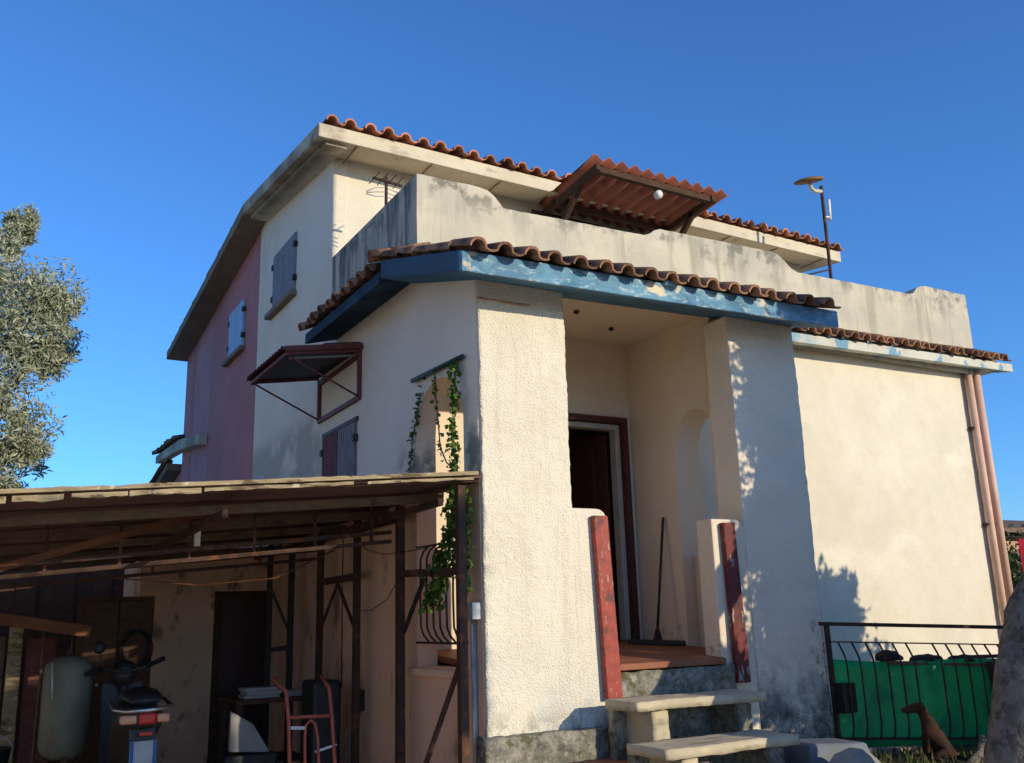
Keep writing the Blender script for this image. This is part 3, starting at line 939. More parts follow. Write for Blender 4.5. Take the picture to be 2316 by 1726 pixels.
creeper('thick leafy creeper hanging past the near side of the arch', [(3.15, 6.30, 3.43), (3.13, 6.25, 3.1), (3.09, 6.21, 2.86), (3.07, 6.15, 2.55), (3.07, 6.15, 2.40)], 300, .024, .046)
creeper('creeper continuing below the carport roof beside the dark corner post', [(3.10, 6.19, 2.40), (3.09, 6.21, 2.2), (3.09, 6.27, 2.02), (3.07, 6.40, 1.84), (3.05, 6.54, 1.58)], 520, .055, .055)
creeper('narrow creeper running down the wall corner behind the post', [(3.13, 6.10, 2.40), (3.13, 6.10, 1.65)], 130, .022, .055)
creeper('thin trailing creeper across the sunlit arch opening', [(3.15, 6.66, 3.45), (3.13, 6.60, 3.21), (3.13, 6.56, 3.01), (3.13, 6.53, 2.79), (3.13, 6.42, 2.65), (3.13, 6.27, 2.56)], 70, .010, .034)
creeper('thin creeper on the wall left of the arch', [(3.18, 7.0, 3.33), (3.18, 7.06, 3.16), (3.18, 7.17, 2.96), (3.18, 7.21, 2.77), (3.18, 7.25, 2.62)], 85, .014, .040)

# ------------------------------------------------------------------ meter box with conduit on the side wall
mbx = thing('meter_box', 'small grey electric box with a conduit on the shaded wall corner', 'electric box', (3.19, 6.12, 0))
box('box', (3.13, 3.208, 6.04, 6.20, 1.48, 1.60), 'galvanised', mbx, bevel=.006)
MB().tube([(3.185, 6.13, 1.48), (3.185, 6.13, .05)], .022, 10).build('conduit', 'galvanised', mbx)

# ------------------------------------------------------------------ terrace awning
aw = thing('terrace_awning', 'red corrugated awning on wooden brackets above the terrace', 'awning', (6.9, 9.2, 4.44))
V, F = [], []
NA = 12 * 10
yo, yi = 8.0, 9.25
xa0, xa1 = 5.80, 7.88
for k in range(NA + 1):
    x = xa0 + (xa1 - xa0) * k / NA
    h = .032 * math.sin(2 * math.pi * k / 10.9)
    for y, z in ((yo, 6.575), (yi, 6.475)):
        for dz in (0, .006):
            V.append((x, y, z + h + dz - .02 * (x - xa0)))
for k in range(NA):
    a = k * 4
    F += [(a, a + 4, a + 6, a + 2), (a + 1, a + 3, a + 7, a + 5), (a, a + 1, a + 5, a + 4), (a + 2, a + 6, a + 7, a + 3)]
mb = MB()
mb.add(V, F, True)
mb.build('corrugated_sheet', 'awning_red', aw)
for nm_, p, q, w, h in (('outer_beam', (5.90, 8.12, 6.49), (7.72, 8.12, 6.455), .07, .08), ('inner_beam', (5.86, 9.0, 6.425), (7.70, 9.0, 6.39), .06, .07),
                        ('rafter', (5.92, 8.06, 6.495), (5.92, 9.34, 6.38), .06, .08), ('rafter', (7.66, 8.06, 6.46), (7.66, 9.34, 6.345), .06, .08),
                        ('bracket', (5.93, 8.45, 6.45), (5.93, 9.30, 5.75), .06, .07), ('bracket', (7.66, 8.45, 6.42), (7.66, 9.30, 5.75), .06, .07),
                        ('wall_post', (5.93, 9.33, 5.6), (5.93, 9.33, 6.40), .07, .07), ('wall_post', (7.66, 9.33, 5.6), (7.66, 9.33, 6.37), .07, .07)):
    MB().bar(p, q, w, h).build(nm_, 'dark_wood', aw, bevel=.006)
for k in range(5):
    MB().bar((5.75, 9.28, 6.38 - .088 * k), (7.55, 9.28, 6.345 - .088 * k), .035, .084).build('header_board', 'dark_wood', aw, bevel=.004)
lampo = MB().lathe([(.02, .0), (.045, -.02), (.058, -.055), (.045, -.095), (.015, -.112)], (6.86, 8.16, 6.44), 14).build('lamp_globe', 'white_plastic', aw)
MB().lathe([(.03, 0), (.05, -.02), (.05, -.045), (.03, -.05)], (6.86, 8.16, 6.475), 12).build('lamp_holder', 'iron_dark', aw)

# ------------------------------------------------------------------ antennas
mast = thing('antenna_mast', 'thin mast with a rusty disc and a white aerial behind the parapet', 'antenna', (9.55, 8.0, 4.44))
MB().tube([(9.53, 8.0, 4.44), (9.56, 8.0, 7.0)], .022, 8).build('mast', 'iron_rust', mast)
MB().tube([(9.55, 8.0, 6.92), (9.42, 8.0, 6.90), (9.36, 8.0, 6.93), (9.335, 8.0, 7.03)], .026, 8).build('arm', 'mast_cream', mast)
d_ = MB().lathe([(.0, .03), (.10, .025), (.19, .0), (.20, -.02), (.17, -.035), (.05, -.03)], (0, 0, 0), 22)
link('disc', d_.mesh('disc', 'disc_rust'), mast, Matrix.Translation((9.33, 8.0, 7.045)) @ Matrix.Rotation(R(-14), 4, 'Y') @ Matrix.Rotation(R(10), 4, 'X'))
MB().tube([(9.645, 7.99, 6.52), (9.665, 7.99, 6.82)], .022, 8).build('aerial', 'white_plastic', mast)
MB().bar((9.55, 8.0, 6.55), (9.65, 7.99, 6.56), .03, .02).build('aerial_clamp', 'galvanised', mast)
MB().tube([(9.53, 8.0, 5.80), (9.0, 8.55, 5.70)], .012, 6).build('stay', 'iron_dark', mast)
tv = thing('television_antenna', 'small rusty television antenna behind the left parapet corner', 'antenna', (3.48, 8.5, 4.44))
MB().tube([(3.475, 8.5, 4.44), (3.48, 8.5, 6.02)], .018, 8).build('mast', 'iron_rust', tv)
MB().bar((3.33, 8.5, 5.985), (3.66, 8.5, 5.96), .03, .018).build('boom', 'iron_rust', tv)
for k in range(4):
    MB().tube([(3.35 + k * .09, 8.34, 5.99), (3.35 + k * .09, 8.66, 5.99)], .005, 5).build('element', 'iron_rust', tv)
for dz in (0, -.05, -.10):
    MB().tube([(3.25, 8.47, 5.80 + dz * .3), (3.36, 8.5, 5.88 + dz), (3.47, 8.5, 5.90 + dz), (3.62, 8.5, 5.87 + dz)], .006, 5).build('element', 'galvanised', tv)

# ------------------------------------------------------------------ iron fence and green sheet on the right
FD = Vector((math.cos(R(-20)), math.sin(R(-20)), 0))
FN = Vector((FD.y, -FD.x, 0))           # towards the viewer


def fp(t, off, z):
    return Vector((6.50, 6.0, 0)) + FD * t + FN * off + Vector((0, 0, z - .048 * t))


fence = thing('iron_fence', 'rusty iron railing with bellied bars in front of the green sheet', 'fence', (6.6, 5.9, .3))
MB().bar(fp(-.06, 0, 1.355), fp(2.75, 0, 1.355), .025, .032).build('top_rail', 'iron_rust', fence)
MB().bar(fp(.05, 0, 1.205), fp(2.75, 0, 1.205), .014, .012).build('middle_rail', 'iron_rust', fence)
MB().bar(fp(.05, .05, .42), fp(2.75, .05, .42), .018, .022).build('bottom_rail', 'iron_rust', fence)
MB().bar(fp(.06, 0, .30), fp(.06, 0, 1.34), .035, .035).build('post', 'iron_rust', fence)
MB().bar(fp(2.70, 0, .20), fp(2.70, 0, 1.34), .04, .04).build('post', 'iron_rust', fence)
MB().bar(fp(1.62, .02, .24), fp(1.56, .02, 1.06), .05, .03).build('post', 'iron_rust', fence)
for k in range(20):
    if k == 6:
        continue
    t = .15 + k * .127
    MB().tube([fp(t, 0, 1.205), fp(t + .004, .055, 1.13), fp(t + .006, .09, 1.075), fp(t + .008, .10, 1.0), fp(t + .01, .10, .56), fp(t + .012, .08, .47), fp(t + .012, .05, .42)], .0085, 6).build('bar', 'iron_rust', fence)
V, F = [], []
nt_, nz_ = 48, 10
for i in range(nt_ + 1):
    for j in range(nz_ + 1):
        t = .05 + 2.5 * i / nt_
        z = .34 + (.725 - .02 * math.sin(t * 3)) * j / nz_
        V.append(fp(t, -.03 + .008 * math.sin(t * 7) + .006 * noise.noise(Vector((t * 4, z * 4, 0))), z))
for i in range(nt_):
    for j in range(nz_):
        a = i * (nz_ + 1) + j
        F.append((a, a + nz_ + 1, a + nz_ + 2, a + 1))
mb = MB()
mb.add(V, F, True)
gs = mb.build('plastic_sheet', 'green_sheet')
so = gs.modifiers.new('thickness', 'SOLIDIFY')
so.thickness = .004
tag(gs, 'bright green plastic sheet fixed behind the iron railing', 'sheet')
# shelf board with dark rags behind the sheet
shelf = thing('shelf_board', 'weathered board lying along the top of the green sheet', 'board', tuple(fp(1.2, -.2, .95)))
MB().bar(fp(.62, -.10, 1.035), fp(2.2, -.10, 1.02), .16, .03).build('plank', 'old_wood', shelf, bevel=.004)
MB().bar(fp(1.45, -.16, 1.09), fp(2.5, -.16, 1.13), .05, .03).build('plank', 'iron_brown', shelf)
for t in (.75, 2.05):
    MB().bar(fp(t, -.12, .25), fp(t, -.12, 1.02), .05, .05).build('leg', 'old_wood', shelf)
for k, (t, w, h, lab) in enumerate(((.68, .13, .085, 'rounded dark rag bundle at the left end of the board'), (1.03, .16, .06, 'flat dark rag in the middle of the board'), (1.38, .15, .06, 'dark rag bundle at the right end of the board'))):
    c = fp(t, -.10, 1.055)
    V, F = [], []
    nu, nv = 18, 8
    for j in range(nv + 1):
        ph = math.pi / 2 * j / nv
        for i in range(nu):
            a = 2 * math.pi * i / nu
            p = Vector((w * math.cos(a) * math.cos(ph), .09 * math.sin(a) * math.cos(ph), h * math.sin(ph)))
            p *= 1 + .28 * noise.noise(p * 14 + Vector((k * 7, 0, 0)))
            p.z = max(p.z, 0)
            V.append(c + FD * p.x + FN * p.y + Vector((0, 0, p.z)))
    for j in range(nv):
        for i in range(nu):
            F.append((j * nu + i, j * nu + (i + 1) % nu, (j + 1) * nu + (i + 1) % nu, (j + 1) * nu + i))
    F.append(tuple(range(nu)))
    mb = MB()
    mb.add(V, F, True)
    tag(mb.build('rag_bundle', 'rag'), lab, 'rag', 'rags on the board')

# a small dark dog sitting in front of the fence
mat('dog_fur', (.020, .010, .007), (.060, .026, .012), 7, .35, .65, .8, .4, 90, .006, spec=.25)
DF = Vector((-.75, .66, 0)).normalized()
DS = Vector((-DF.y, DF.x, 0))
DO = Vector((6.56, 4.98, .315))


def dp(f, sd, z):
    return DO + DF * f + DS * sd + Vector((0, 0, z))


dog = thing('dog', 'small dark brown dog sitting before the green sheet, facing left', 'dog', tuple(DO))
dv, de, dr = [], [], []


def dadd(p, r, link_to=None):
    dv.append(p)
    dr.append(r)
    if link_to is not None:
        de.append((link_to, len(dv) - 1))
    return len(dv) - 1


pel = dadd(dp(.0, 0, .11), .088)
mid = dadd(dp(.04, 0, .19), .080, pel)
cho = dadd(dp(.075, 0, .265), .070, mid)
nek = dadd(dp(.095, 0, .345), .044, cho)
skl = dadd(dp(.120, 0, .415), .052, nek)
brw = dadd(dp(.165, 0, .412), .043, skl)
muz = dadd(dp(.215, 0, .395), .030, brw)
tip = dadd(dp(.265, 0, .388), .022, muz)
for sd in (-1, 1):
    a = dadd(dp(.095, sd * .045, .225), .032, cho)
    b = dadd(dp(.115, sd * .045, .12), .021, a)
    c = dadd(dp(.12, sd * .045, .02), .018, b)
    dadd(dp(.16, sd * .046, .012), .017, c)
    a = dadd(dp(.0, sd * .075, .095), .045, pel)
    b = dadd(dp(.075, sd * .085, .075), .030, a)
    c = dadd(dp(.02, sd * .085, .025), .020, b)
    dadd(dp(.11, sd * .088, .014), .018, c)
t1 = dadd(dp(-.11, .0, .05), .020, pel)
t2 = dadd(dp(-.18, .02, .035), .014, t1)
dadd(dp(-.24, .05, .04), .008, t2)
me = bpy.data.meshes.new('body')
me.from_pydata([tuple(p) for p in dv], de, [])
me.materials.append(MATS['dog_fur'])
bo = link('body', me, dog)
bo.modifiers.new('skin', 'SKIN').use_smooth_shade = True
for k, sv in enumerate(me.skin_vertices[0].data):
    sv.radius = (dr[k], dr[k])
    sv.use_root = k == 0
sb_ = bo.modifiers.new('smooth', 'SUBSURF')
sb_.levels = sb_.render_levels = 2
for sd in (-1, 1):
    MB().add([dp(.105, sd * .040, .455), dp(.145, sd * .046, .448), dp(.135, sd * .066, .395), dp(.112, sd * .068, .372), dp(.092, sd * .060, .40),
              dp(.107, sd * .030, .450), dp(.145, sd * .036, .443), dp(.135, sd * .056, .39), dp(.112, sd * .058, .367), dp(.092, sd * .050, .395)],
             [(0, 1, 2, 3, 4), (9, 8, 7, 6, 5), (0, 5, 6, 1), (1, 6, 7, 2), (2, 7, 8, 3), (3, 8, 9, 4), (4, 9, 5, 0)]).build('ear', 'dog_fur', dog, bevel=.004)
    MB().lathe([(.001, .007), (.005, .005), (.007, 0), (.005, -.005), (.001, -.007)], dp(.188, sd * .030, .425), 10).build('eye', 'black_plastic', dog)
MB().lathe([(.001, .010), (.009, .007), (.012, 0), (.009, -.007), (.001, -.010)], dp(.258, 0, .394), 10).build('nose', 'black_plastic', dog)

# things lying in the bed
cool = thing('plastic_crate', 'upturned blue-grey plastic crate beside the second step', 'crate', (5.3, 5.0, .3))
mb = MB()
mb.add([(5.06, 4.86, .30), (5.62, 4.80, .30), (5.66, 5.20, .30), (5.10, 5.26, .30), (5.09, 4.89, .60), (5.59, 4.84, .57), (5.62, 5.17, .57), (5.13, 5.22, .60)],
       [(0, 3, 2, 1), (4, 5, 6, 7), (0, 1, 5, 4), (1, 2, 6, 5), (2, 3, 7, 6), (3, 0, 4, 7)])
mb.build('shell', 'grey_plastic', cool, bevel=.02)
MB().bar((5.06, 4.855, .31), (5.62, 4.795, .31), .03, .035).build('rim', 'grey_plastic', cool, bevel=.006)
cool['label'] = 'upturned blue-grey plastic crate beside the second step'


def boulder(c, r, seed, m, label, cat='stone', sq=(1, .7, .6), name='flat_stone'):
    V, F = [], []
    nu, nv = 20, 12
    for j in range(nv + 1):
        ph = math.pi * (j / nv - .5)
        for i in range(nu):
            a = 2 * math.pi * i / nu
            p = Vector((math.cos(a) * math.cos(ph), math.sin(a) * math.cos(ph), math.sin(ph)))
            k = r * (1 + .22 * noise.noise(p * 1.6 + Vector((seed, 0, 0))) + .06 * noise.noise(p * 5 + Vector((seed, 3, 0))))
            V.append(Vector(c) + Vector((p.x * k * sq[0], p.y * k * sq[1], p.z * k * sq[2])))
    for j in range(nv):
        for i in range(nu):
            F.append((j * nu + i, j * nu + (i + 1) % nu, (j + 1) * nu + (i + 1) % nu, (j + 1) * nu + i))
    mb = MB()
    mb.add(V, F, True)
    return tag(mb.build(name, m), label, cat, 'stones in the planting bed')


boulder((5.12, 4.58, .36), .31, 3, 'stone', 'large pale rounded stone in front of the plastic crate', sq=(1, .6, .72))
boulder((6.05, 5.32, .33), .09, 8, 'stone', 'small grey stone in the bed left of the dog')
boulder((7.05, 4.95, .33), .10, 11, 'stone', 'small grey stone in the bed right of the dog')
lo_ = MB().tube([(6.30, 4.62, .34), (6.72, 4.78, .40), (7.06, 4.98, .47)], [.035, .032, .025], 8).build('log', 'bark')
tag(lo_, 'bare stick lying in the bed before the dog', 'stick')
tag(MB().bar((5.86, 5.55, .41), (6.95, 5.28, .36), .10, .05).build('kerb_stone', 'mossy_concrete', bevel=.01), 'narrow concrete kerb piece below the green sheet', 'kerb')
mbx2 = box('meter_box', (6.545, 6.70, 5.86, 5.99, .62, .86), 'black_plastic', bevel=.008)
tag(mbx2, 'dark box at the foot of the right pillar by the railing', 'box')
pts = []
for _ in range(1500):
    x, y = random.uniform(5.5, 9.5), random.uniform(4.6, 5.4)
    pts.append((x, y, .30 + .07 * noise.noise(Vector((x * 1.3, y * 1.3, 0)))))
gl = leaves(pts, .10, .012, dirs=[Vector((random.gauss(0, .4), random.gauss(0, .4), 1)).normalized() for _ in pts])
o = raw(gl, 'weeds', 'grass_leaf')
o['kind'] = 'stuff'
o['label'] = 'sparse dry weeds in the planting bed'

# ------------------------------------------------------------------ carport against the side wall
cp = thing('carport', 'dark lean-to carport with corrugated roof and sunlit weathered edge', 'carport', (1.5, 8, 0))


def rz(x, y):
    return 2.475 - .083 * (3.2 - x) - .014 * (y - 6)


shm = {}
for i in range(3):
    for j in range(6):
        xa, xb = 3.203 - (i + 1) * 1.62 - .08, 3.203 - i * 1.62
        ya, yb = 5.97 + j * .86, 5.97 + j * .86 + .93
        V, F = [], []
        nn = 72
        lift_ = .010 * ((i + j) % 2)
        for k in range(nn + 1):
            y = ya + (yb - ya) * k / nn
            w = .020 * math.sin(2 * math.pi * (y - 5.97) / .0775)
            for x in (xa, xb):
                for dz in (0, .005):
                    V.append((x, y, rz(x, y) + w + dz + lift_ + .012 * noise.noise(Vector((x, y * .7, 2)))))
        for k in range(nn):
            a = k * 4
            F += [(a, a + 4, a + 6, a + 2), (a + 1, a + 3, a + 7, a + 5), (a, a + 1, a + 5, a + 4), (a + 2, a + 6, a + 7, a + 3)]
        F += [(0, 2, 3, 1), (nn * 4, nn * 4 + 1, nn * 4 + 3, nn * 4 + 2)]
        mb = MB()
        mb.add(V, F, True)
        mb.build('roof_sheet', 'carport_sheet', cp)
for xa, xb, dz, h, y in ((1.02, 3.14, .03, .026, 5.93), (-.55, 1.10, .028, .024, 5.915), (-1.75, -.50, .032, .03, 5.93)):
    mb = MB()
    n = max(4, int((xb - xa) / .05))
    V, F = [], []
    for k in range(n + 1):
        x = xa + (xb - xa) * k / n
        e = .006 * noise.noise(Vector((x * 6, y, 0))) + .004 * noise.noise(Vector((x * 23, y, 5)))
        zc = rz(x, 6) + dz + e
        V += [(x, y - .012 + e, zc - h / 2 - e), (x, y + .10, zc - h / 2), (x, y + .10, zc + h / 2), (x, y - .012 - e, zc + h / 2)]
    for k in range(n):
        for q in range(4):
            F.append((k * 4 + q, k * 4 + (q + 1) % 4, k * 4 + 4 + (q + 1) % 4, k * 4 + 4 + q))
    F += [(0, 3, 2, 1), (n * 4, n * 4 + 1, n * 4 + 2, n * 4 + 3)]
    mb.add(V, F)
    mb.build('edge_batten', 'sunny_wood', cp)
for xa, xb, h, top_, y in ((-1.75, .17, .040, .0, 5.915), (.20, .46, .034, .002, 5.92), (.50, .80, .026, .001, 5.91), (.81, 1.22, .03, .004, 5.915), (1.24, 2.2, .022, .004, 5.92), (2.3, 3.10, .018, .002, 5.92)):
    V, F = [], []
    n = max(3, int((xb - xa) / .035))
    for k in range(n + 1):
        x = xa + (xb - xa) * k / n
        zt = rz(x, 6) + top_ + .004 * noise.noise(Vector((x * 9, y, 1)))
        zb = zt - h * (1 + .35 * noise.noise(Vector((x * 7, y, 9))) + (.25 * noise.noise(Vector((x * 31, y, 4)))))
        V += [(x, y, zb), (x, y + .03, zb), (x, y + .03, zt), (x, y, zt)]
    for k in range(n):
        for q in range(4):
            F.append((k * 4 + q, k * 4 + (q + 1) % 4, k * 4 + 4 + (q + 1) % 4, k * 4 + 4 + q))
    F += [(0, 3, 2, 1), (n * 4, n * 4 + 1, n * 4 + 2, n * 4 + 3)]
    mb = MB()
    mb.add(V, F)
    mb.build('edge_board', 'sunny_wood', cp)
for y, w, h, d in ((6.55, .06, .06, .07), (7.6, .06, .06, .07), (8.7, .06, .06, .07), (9.8, .06, .06, .07), (10.8, .05, .06, .07)):
    MB().bar((-1.75, y, rz(-1.75, y) - d), (3.15, y, rz(3.15, y) - d), w, h).build('purlin', 'old_wood' if y > 6.1 else 'dark_wood', cp)
for x in (-1.6, -.2, 1.4, 2.9):
    MB().bar((x, 6.05, rz(x, 6.05) - .15), (x, 10.95, rz(x, 10.95) - .15), .04, .05).build('rafter', 'iron_rust', cp)
tr = MB().bar((-1.7, 7.2, 1.728), (3.0, 7.2, 2.19), .03, .03).build('truss', 'iron_rust', cp)
MB().bar((-1.7, 7.2, 1.657), (3.0, 7.2, 2.115), .03, .03).build('chord', 'iron_rust', tr)
for k in range(10):
    x = -1.4 + k * .47
    z = 1.60 + (x + 3) * .0983
    MB().bar((x, 7.2, z - .06), (x, 7.2, rz(x, 7.2) - .03), .02, .02).build('web', 'iron_rust', tr)
tr2 = MB().bar((-1.7, 8.9, 1.739), (3.0, 8.9, 2.17), .03, .03).build('truss', 'iron_rust', cp)
MB().bar((-1.7, 8.9, 1.667), (3.0, 8.9, 2.09), .03, .03).build('chord', 'iron_rust', tr2)
for k in range(5):
    x = -1.4 + k * .95
    z = 1.62 + (x + 3) * .0917
    MB().bar((x, 8.9, z - .06), (x, 8.9, rz(x, 8.9) - .03), .02, .02).build('web', 'iron_rust', tr2)
MB().bar((1.50, 7.18, 2.30), (.20, 7.18, 1.90), .045, .05).build('brace', 'orange_wood', cp)
MB().bar((1.44, 7.05, 2.16), (1.44, 7.05, 2.05), .04, .04).build('bulb_socket', 'mast_cream', cp)
for x, y, m, w in ((3.02, 5.985, 'iron_rust', .058), (3.05, 7.13, 'iron_rust', .06), (3.05, 8.10, 'iron_rust', .055), (3.05, 9.10, 'iron_rust', .055), (3.05, 10.05, 'iron_dark', .055), (2.86, 10.2, 'iron_dark', .05), (-1.6, 6.1, 'iron_dark', .07)):
    MB().bar((x, y, 0), (x, y, rz(x, y) - .05), w, w).build('post', m, cp)
for p, q, w, h, m in (((3.05, 7.13, 1.85), (3.03, 6.0, 1.815), .05, .055, 'iron_rust'), ((3.05, 9.1, 1.87), (3.05, 8.1, 1.88), .045, .06, 'iron_rust'),
                      ((3.05, 8.60, 1.84), (3.05, 9.08, 1.42), .022, .025, 'iron_rust'), ((3.05, 8.60, 1.84), (3.05, 8.13, 1.42), .022, .025, 'iron_rust'),
                      ((3.04, 6.66, 1.78), (3.06, 7.08, 1.40), .025, .03, 'iron_dark'), ((3.05, 10.05, 1.25), (2.86, 10.2, 1.22), .03, .05, 'iron_rust'),
                      ((2.87, 10.18, 1.85), (3.04, 10.06, 1.40), .02, .025, 'iron_dark'), ((3.05, 7.14, 2.30), (3.05, 10.6, 2.27), .05, .06, 'iron_dark')):
    MB().bar(p, q, w, h).build('brace', m, cp)
MB().tube([(3.10, 8.60, 2.35), (3.10, 8.61, 1.9), (3.10, 8.60, .9)], .006, 5).build('cable', 'black_plastic', cp)
MB().tube([(3.05, 8.2, 2.25), (3.06, 7.9, 2.10), (3.06, 7.5, 2.03), (3.05, 7.13, 2.02), (3.06, 6.7, 2.02), (3.04, 6.35, 2.04), (3.03, 6.0, 2.08)], .004, 5).build('cable', 'black_plastic', cp)
MB().tube([(3.06, 8.1, 1.58), (3.07, 7.8, 1.58), (3.07, 7.45, 1.66), (3.05, 7.15, 1.82)], .004, 5).build('cable', 'black_plastic', cp)
MB().tube([(1.0, 7.7, 1.86), (1.6, 7.7, 1.80), (2.2, 7.7, 1.85), (2.7, 7.7, 2.08)], .006, 5).build('cable', 'orange_wood', cp)
pole = MB().tube([(3.035, 5.955, 1.34), (3.02, 6.06, 1.14), (2.96, 6.50, .46), (2.92, 6.80, .02)], .020, 8).build('leaning_pole', 'iron_rust')
tag(pole, 'rusty pole leaning against the dark corner post', 'pole')
tag(box('switch_box', (3.14, 3.208, 8.28, 8.42, .72, .90), 'black_plastic', bevel=.008), 'small dark switch box low on the stained side wall', 'switch box')

# shed wall at the back of the carport
shed = thing('outbuilding', 'small rendered outbuilding with a dark door at the back of the carport', 'outbuilding', (2.4, 11, 0))
box('wall', (1.68, 2.47, 11.0, 11.15, 0, 2.34), 'shed_plaster', shed)
box('wall', (2.47, 3.205, 11.0, 11.15, 1.86, 2.34), 'shed_plaster', shed)
box('wall', (3.12, 3.205, 11.0, 11.15, 0, 1.86), 'shed_plaster', shed)
box('side_wall', (1.68, 1.82, 11.15, 13.5, 0, 2.3), 'shed_plaster', shed)
box('door', (2.55, 3.06, 11.05, 11.09, .03, 1.80), 'door_red', shed, bevel=.005)
box('door_frame', (2.47, 2.548, 10.985, 11.12, 0, 1.86), 'dark_wood', shed, bevel=.005)
box('door_frame', (3.062, 3.12, 10.985, 11.12, 0, 1.86), 'dark_wood', shed, bevel=.005)
box('door_frame', (2.548, 3.062, 10.985, 11.12, 1.802, 1.86), 'dark_wood', shed, bevel=.005)
screen = thing('board_fence', 'dark board fence closing the back of the carport', 'fence', (-.8, 12.2, 0))
for k in range(26):
    x = -3.4 + k * .197
    box('board', (x, x + .215, 12.20 + .03 * (k % 2), 12.225 + .03 * (k % 2), .02, 2.62 + random.uniform(-.05, .05)), 'dark_wood', screen)
for z in (.5, 2.1):
    MB().bar((-3.4, 12.29, z), (1.66, 12.29, z), .04, .07).build('rail', 'dark_wood', screen)

# things kept in the carport
tank = thing('pressure_tank', 'grey-green upright pressure tank standing beside the scooter', 'tank', (.86, 8.9, 0))
MB().lathe([(.02, 1.285), (.09, 1.28), (.145, 1.255), (.178, 1.21), (.187, 1.15), (.187, .62), (.178, .56), (.145, .51), (.09, .48), (.02, .475)], (.84, 8.9, 0), 26).build('vessel', 'tank_paint', tank)
for a in (.6, 2.7, 4.8):
    MB().bar((.84 + .15 * math.cos(a), 8.9 + .15 * math.sin(a), 0), (.84 + .14 * math.cos(a), 8.9 + .14 * math.sin(a), .56), .035, .012).build('leg', 'iron_rust', tank)
MB().lathe([(.03, 0), (.03, .05), (.018, .06)], (.84, 8.9, 1.28), 12).build('valve', 'iron_rust', tank)
MB().tube([(.70, 8.74, 1.24), (.72, 8.70, .95)], .008, 6).build('gauge_pipe', 'galvanised', tank)

sc = thing('motor_scooter', 'dark motor scooter parked with its red tail light towards the viewer', 'scooter', (1.27, 8.2, 0))


def wheel(c, r, w):
    t_ = MB()
    pr = []
    for k in range(13):
        a = math.pi * (k / 12 - .5)
        pr.append((r - .055 + .055 * math.cos(a), w / 2 * math.sin(a)))
    t_.lathe([(r - .075, -w / 2)] + pr + [(r - .075, w / 2)], c, 26, 'x')
    o = t_.build('wheel', 'rubber', sc)
    MB().lathe([(.03, -w * .42), (r - .09, -w * .36), (r - .076, -w * .44), (r - .076, w * .44), (r - .09, w * .36), (.03, w * .42)], c, 20, 'x').build('rim', 'galvanised', o)


wheel((1.255, 7.92, .26), .26, .12)
wheel((1.295, 9.18, .26), .26, .10)
body = MB()
secs = [(7.56, 1.24, .86, .05, .05), (7.62, 1.24, .86, .14, .07), (7.80, 1.245, .84, .17, .11), (8.05, 1.25, .78, .17, .16), (8.35, 1.265, .66, .15, .18), (8.55, 1.27, .50, .14, .14)]
V, F = [], []
for y, x, z, w, h in secs:
    for k in range(12):
        a = 2 * math.pi * k / 12
        V.append((x + w * math.copysign(abs(math.cos(a)) ** .7, math.cos(a)), y, z + h * math.copysign(abs(math.sin(a)) ** .7, math.sin(a))))
for i in range(len(secs) - 1):
    for k in range(12):
        F.append((i * 12 + k, i * 12 + (k + 1) % 12, (i + 1) * 12 + (k + 1) % 12, (i + 1) * 12 + k))
F += [tuple(range(12)), tuple(range(60, 72))]
body.add(V, F, True)
body.build('tail_body', 'scooter_grey', sc)
V, F = [], []
for y, z, w, h in ((7.66, .965, .10, .03), (7.75, .985, .14, .05), (7.95, 1.0, .15, .06), (8.2, .95, .14, .06), (8.45, .90, .11, .06), (8.55, .86, .06, .05)):
    for k in range(10):
        a = 2 * math.pi * k / 10
        V.append((1.26 + w * math.cos(a), y, z + h * math.sin(a)))
for i in range(5):
    for k in range(10):
        F.append((i * 10 + k, i * 10 + (k + 1) % 10, (i + 1) * 10 + (k + 1) % 10, (i + 1) * 10 + k))
F += [tuple(range(10)), tuple(range(50, 60))]
st = MB()
st.add(V, F, True)
st.build('seat', 'black_plastic', sc)
box('tail_light', (1.20, 1.325, 7.545, 7.60, .815, .895), 'lamp_red', sc, bevel=.018)
box('turn_signal', (1.075, 1.198, 7.56, 7.62, .822, .885), 'lamp_amber', sc, bevel=.018)
box('turn_signal', (1.327, 1.42, 7.56, 7.62, .822, .885), 'lamp_amber', sc, bevel=.018)
MB().tube([(1.06, 7.95, .95), (1.05, 7.72, .915), (1.12, 7.57, .912), (1.25, 7.54, .915), (1.38, 7.57, .92), (1.455, 7.70, .925), (1.44, 7.95, .96)], .016, 8).build('grab_rail', 'chrome', sc)
box('reflector', (1.22, 1.31, 7.60, 7.615, .735, .76), 'lamp_red', sc, bevel=.004)
MB().prism([(7.625, .40), (7.64, .40), (7.70, .78), (7.68, .78)], 'x', 1.16, 1.34).build('mudguard', 'black_plastic', sc)
pl = box('number_plate', (1.16, 1.345, 7.600, 7.608, .54, .70), 'plate_white', sc, bevel=.003)
box('plate_band', (1.163, 1.186, 7.596, 7.5995, .543, .697), 'plate_blue', pl)
box('plate_band', (1.319, 1.342, 7.596, 7.5995, .543, .697), 'plate_blue', pl)
MB().tube([(1.44, 8.35, .30), (1.45, 8.05, .34), (1.46, 7.70, .42)], [.035, .055, .06], 12).build('exhaust', 'iron_dark', sc)
MB().prism([(8.55, .28), (8.95, .28), (9.02, .62), (9.06, 1.02), (9.0, 1.04), (8.94, .64), (8.88, .36), (8.55, .36)], 'x', 1.12, 1.44).build('leg_shield', 'scooter_grey', sc)
MB().tube([(1.295, 9.18, .26), (1.29, 9.02, .70), (1.285, 8.93, 1.10)], .035, 10).build('fork', 'iron_dark', sc)
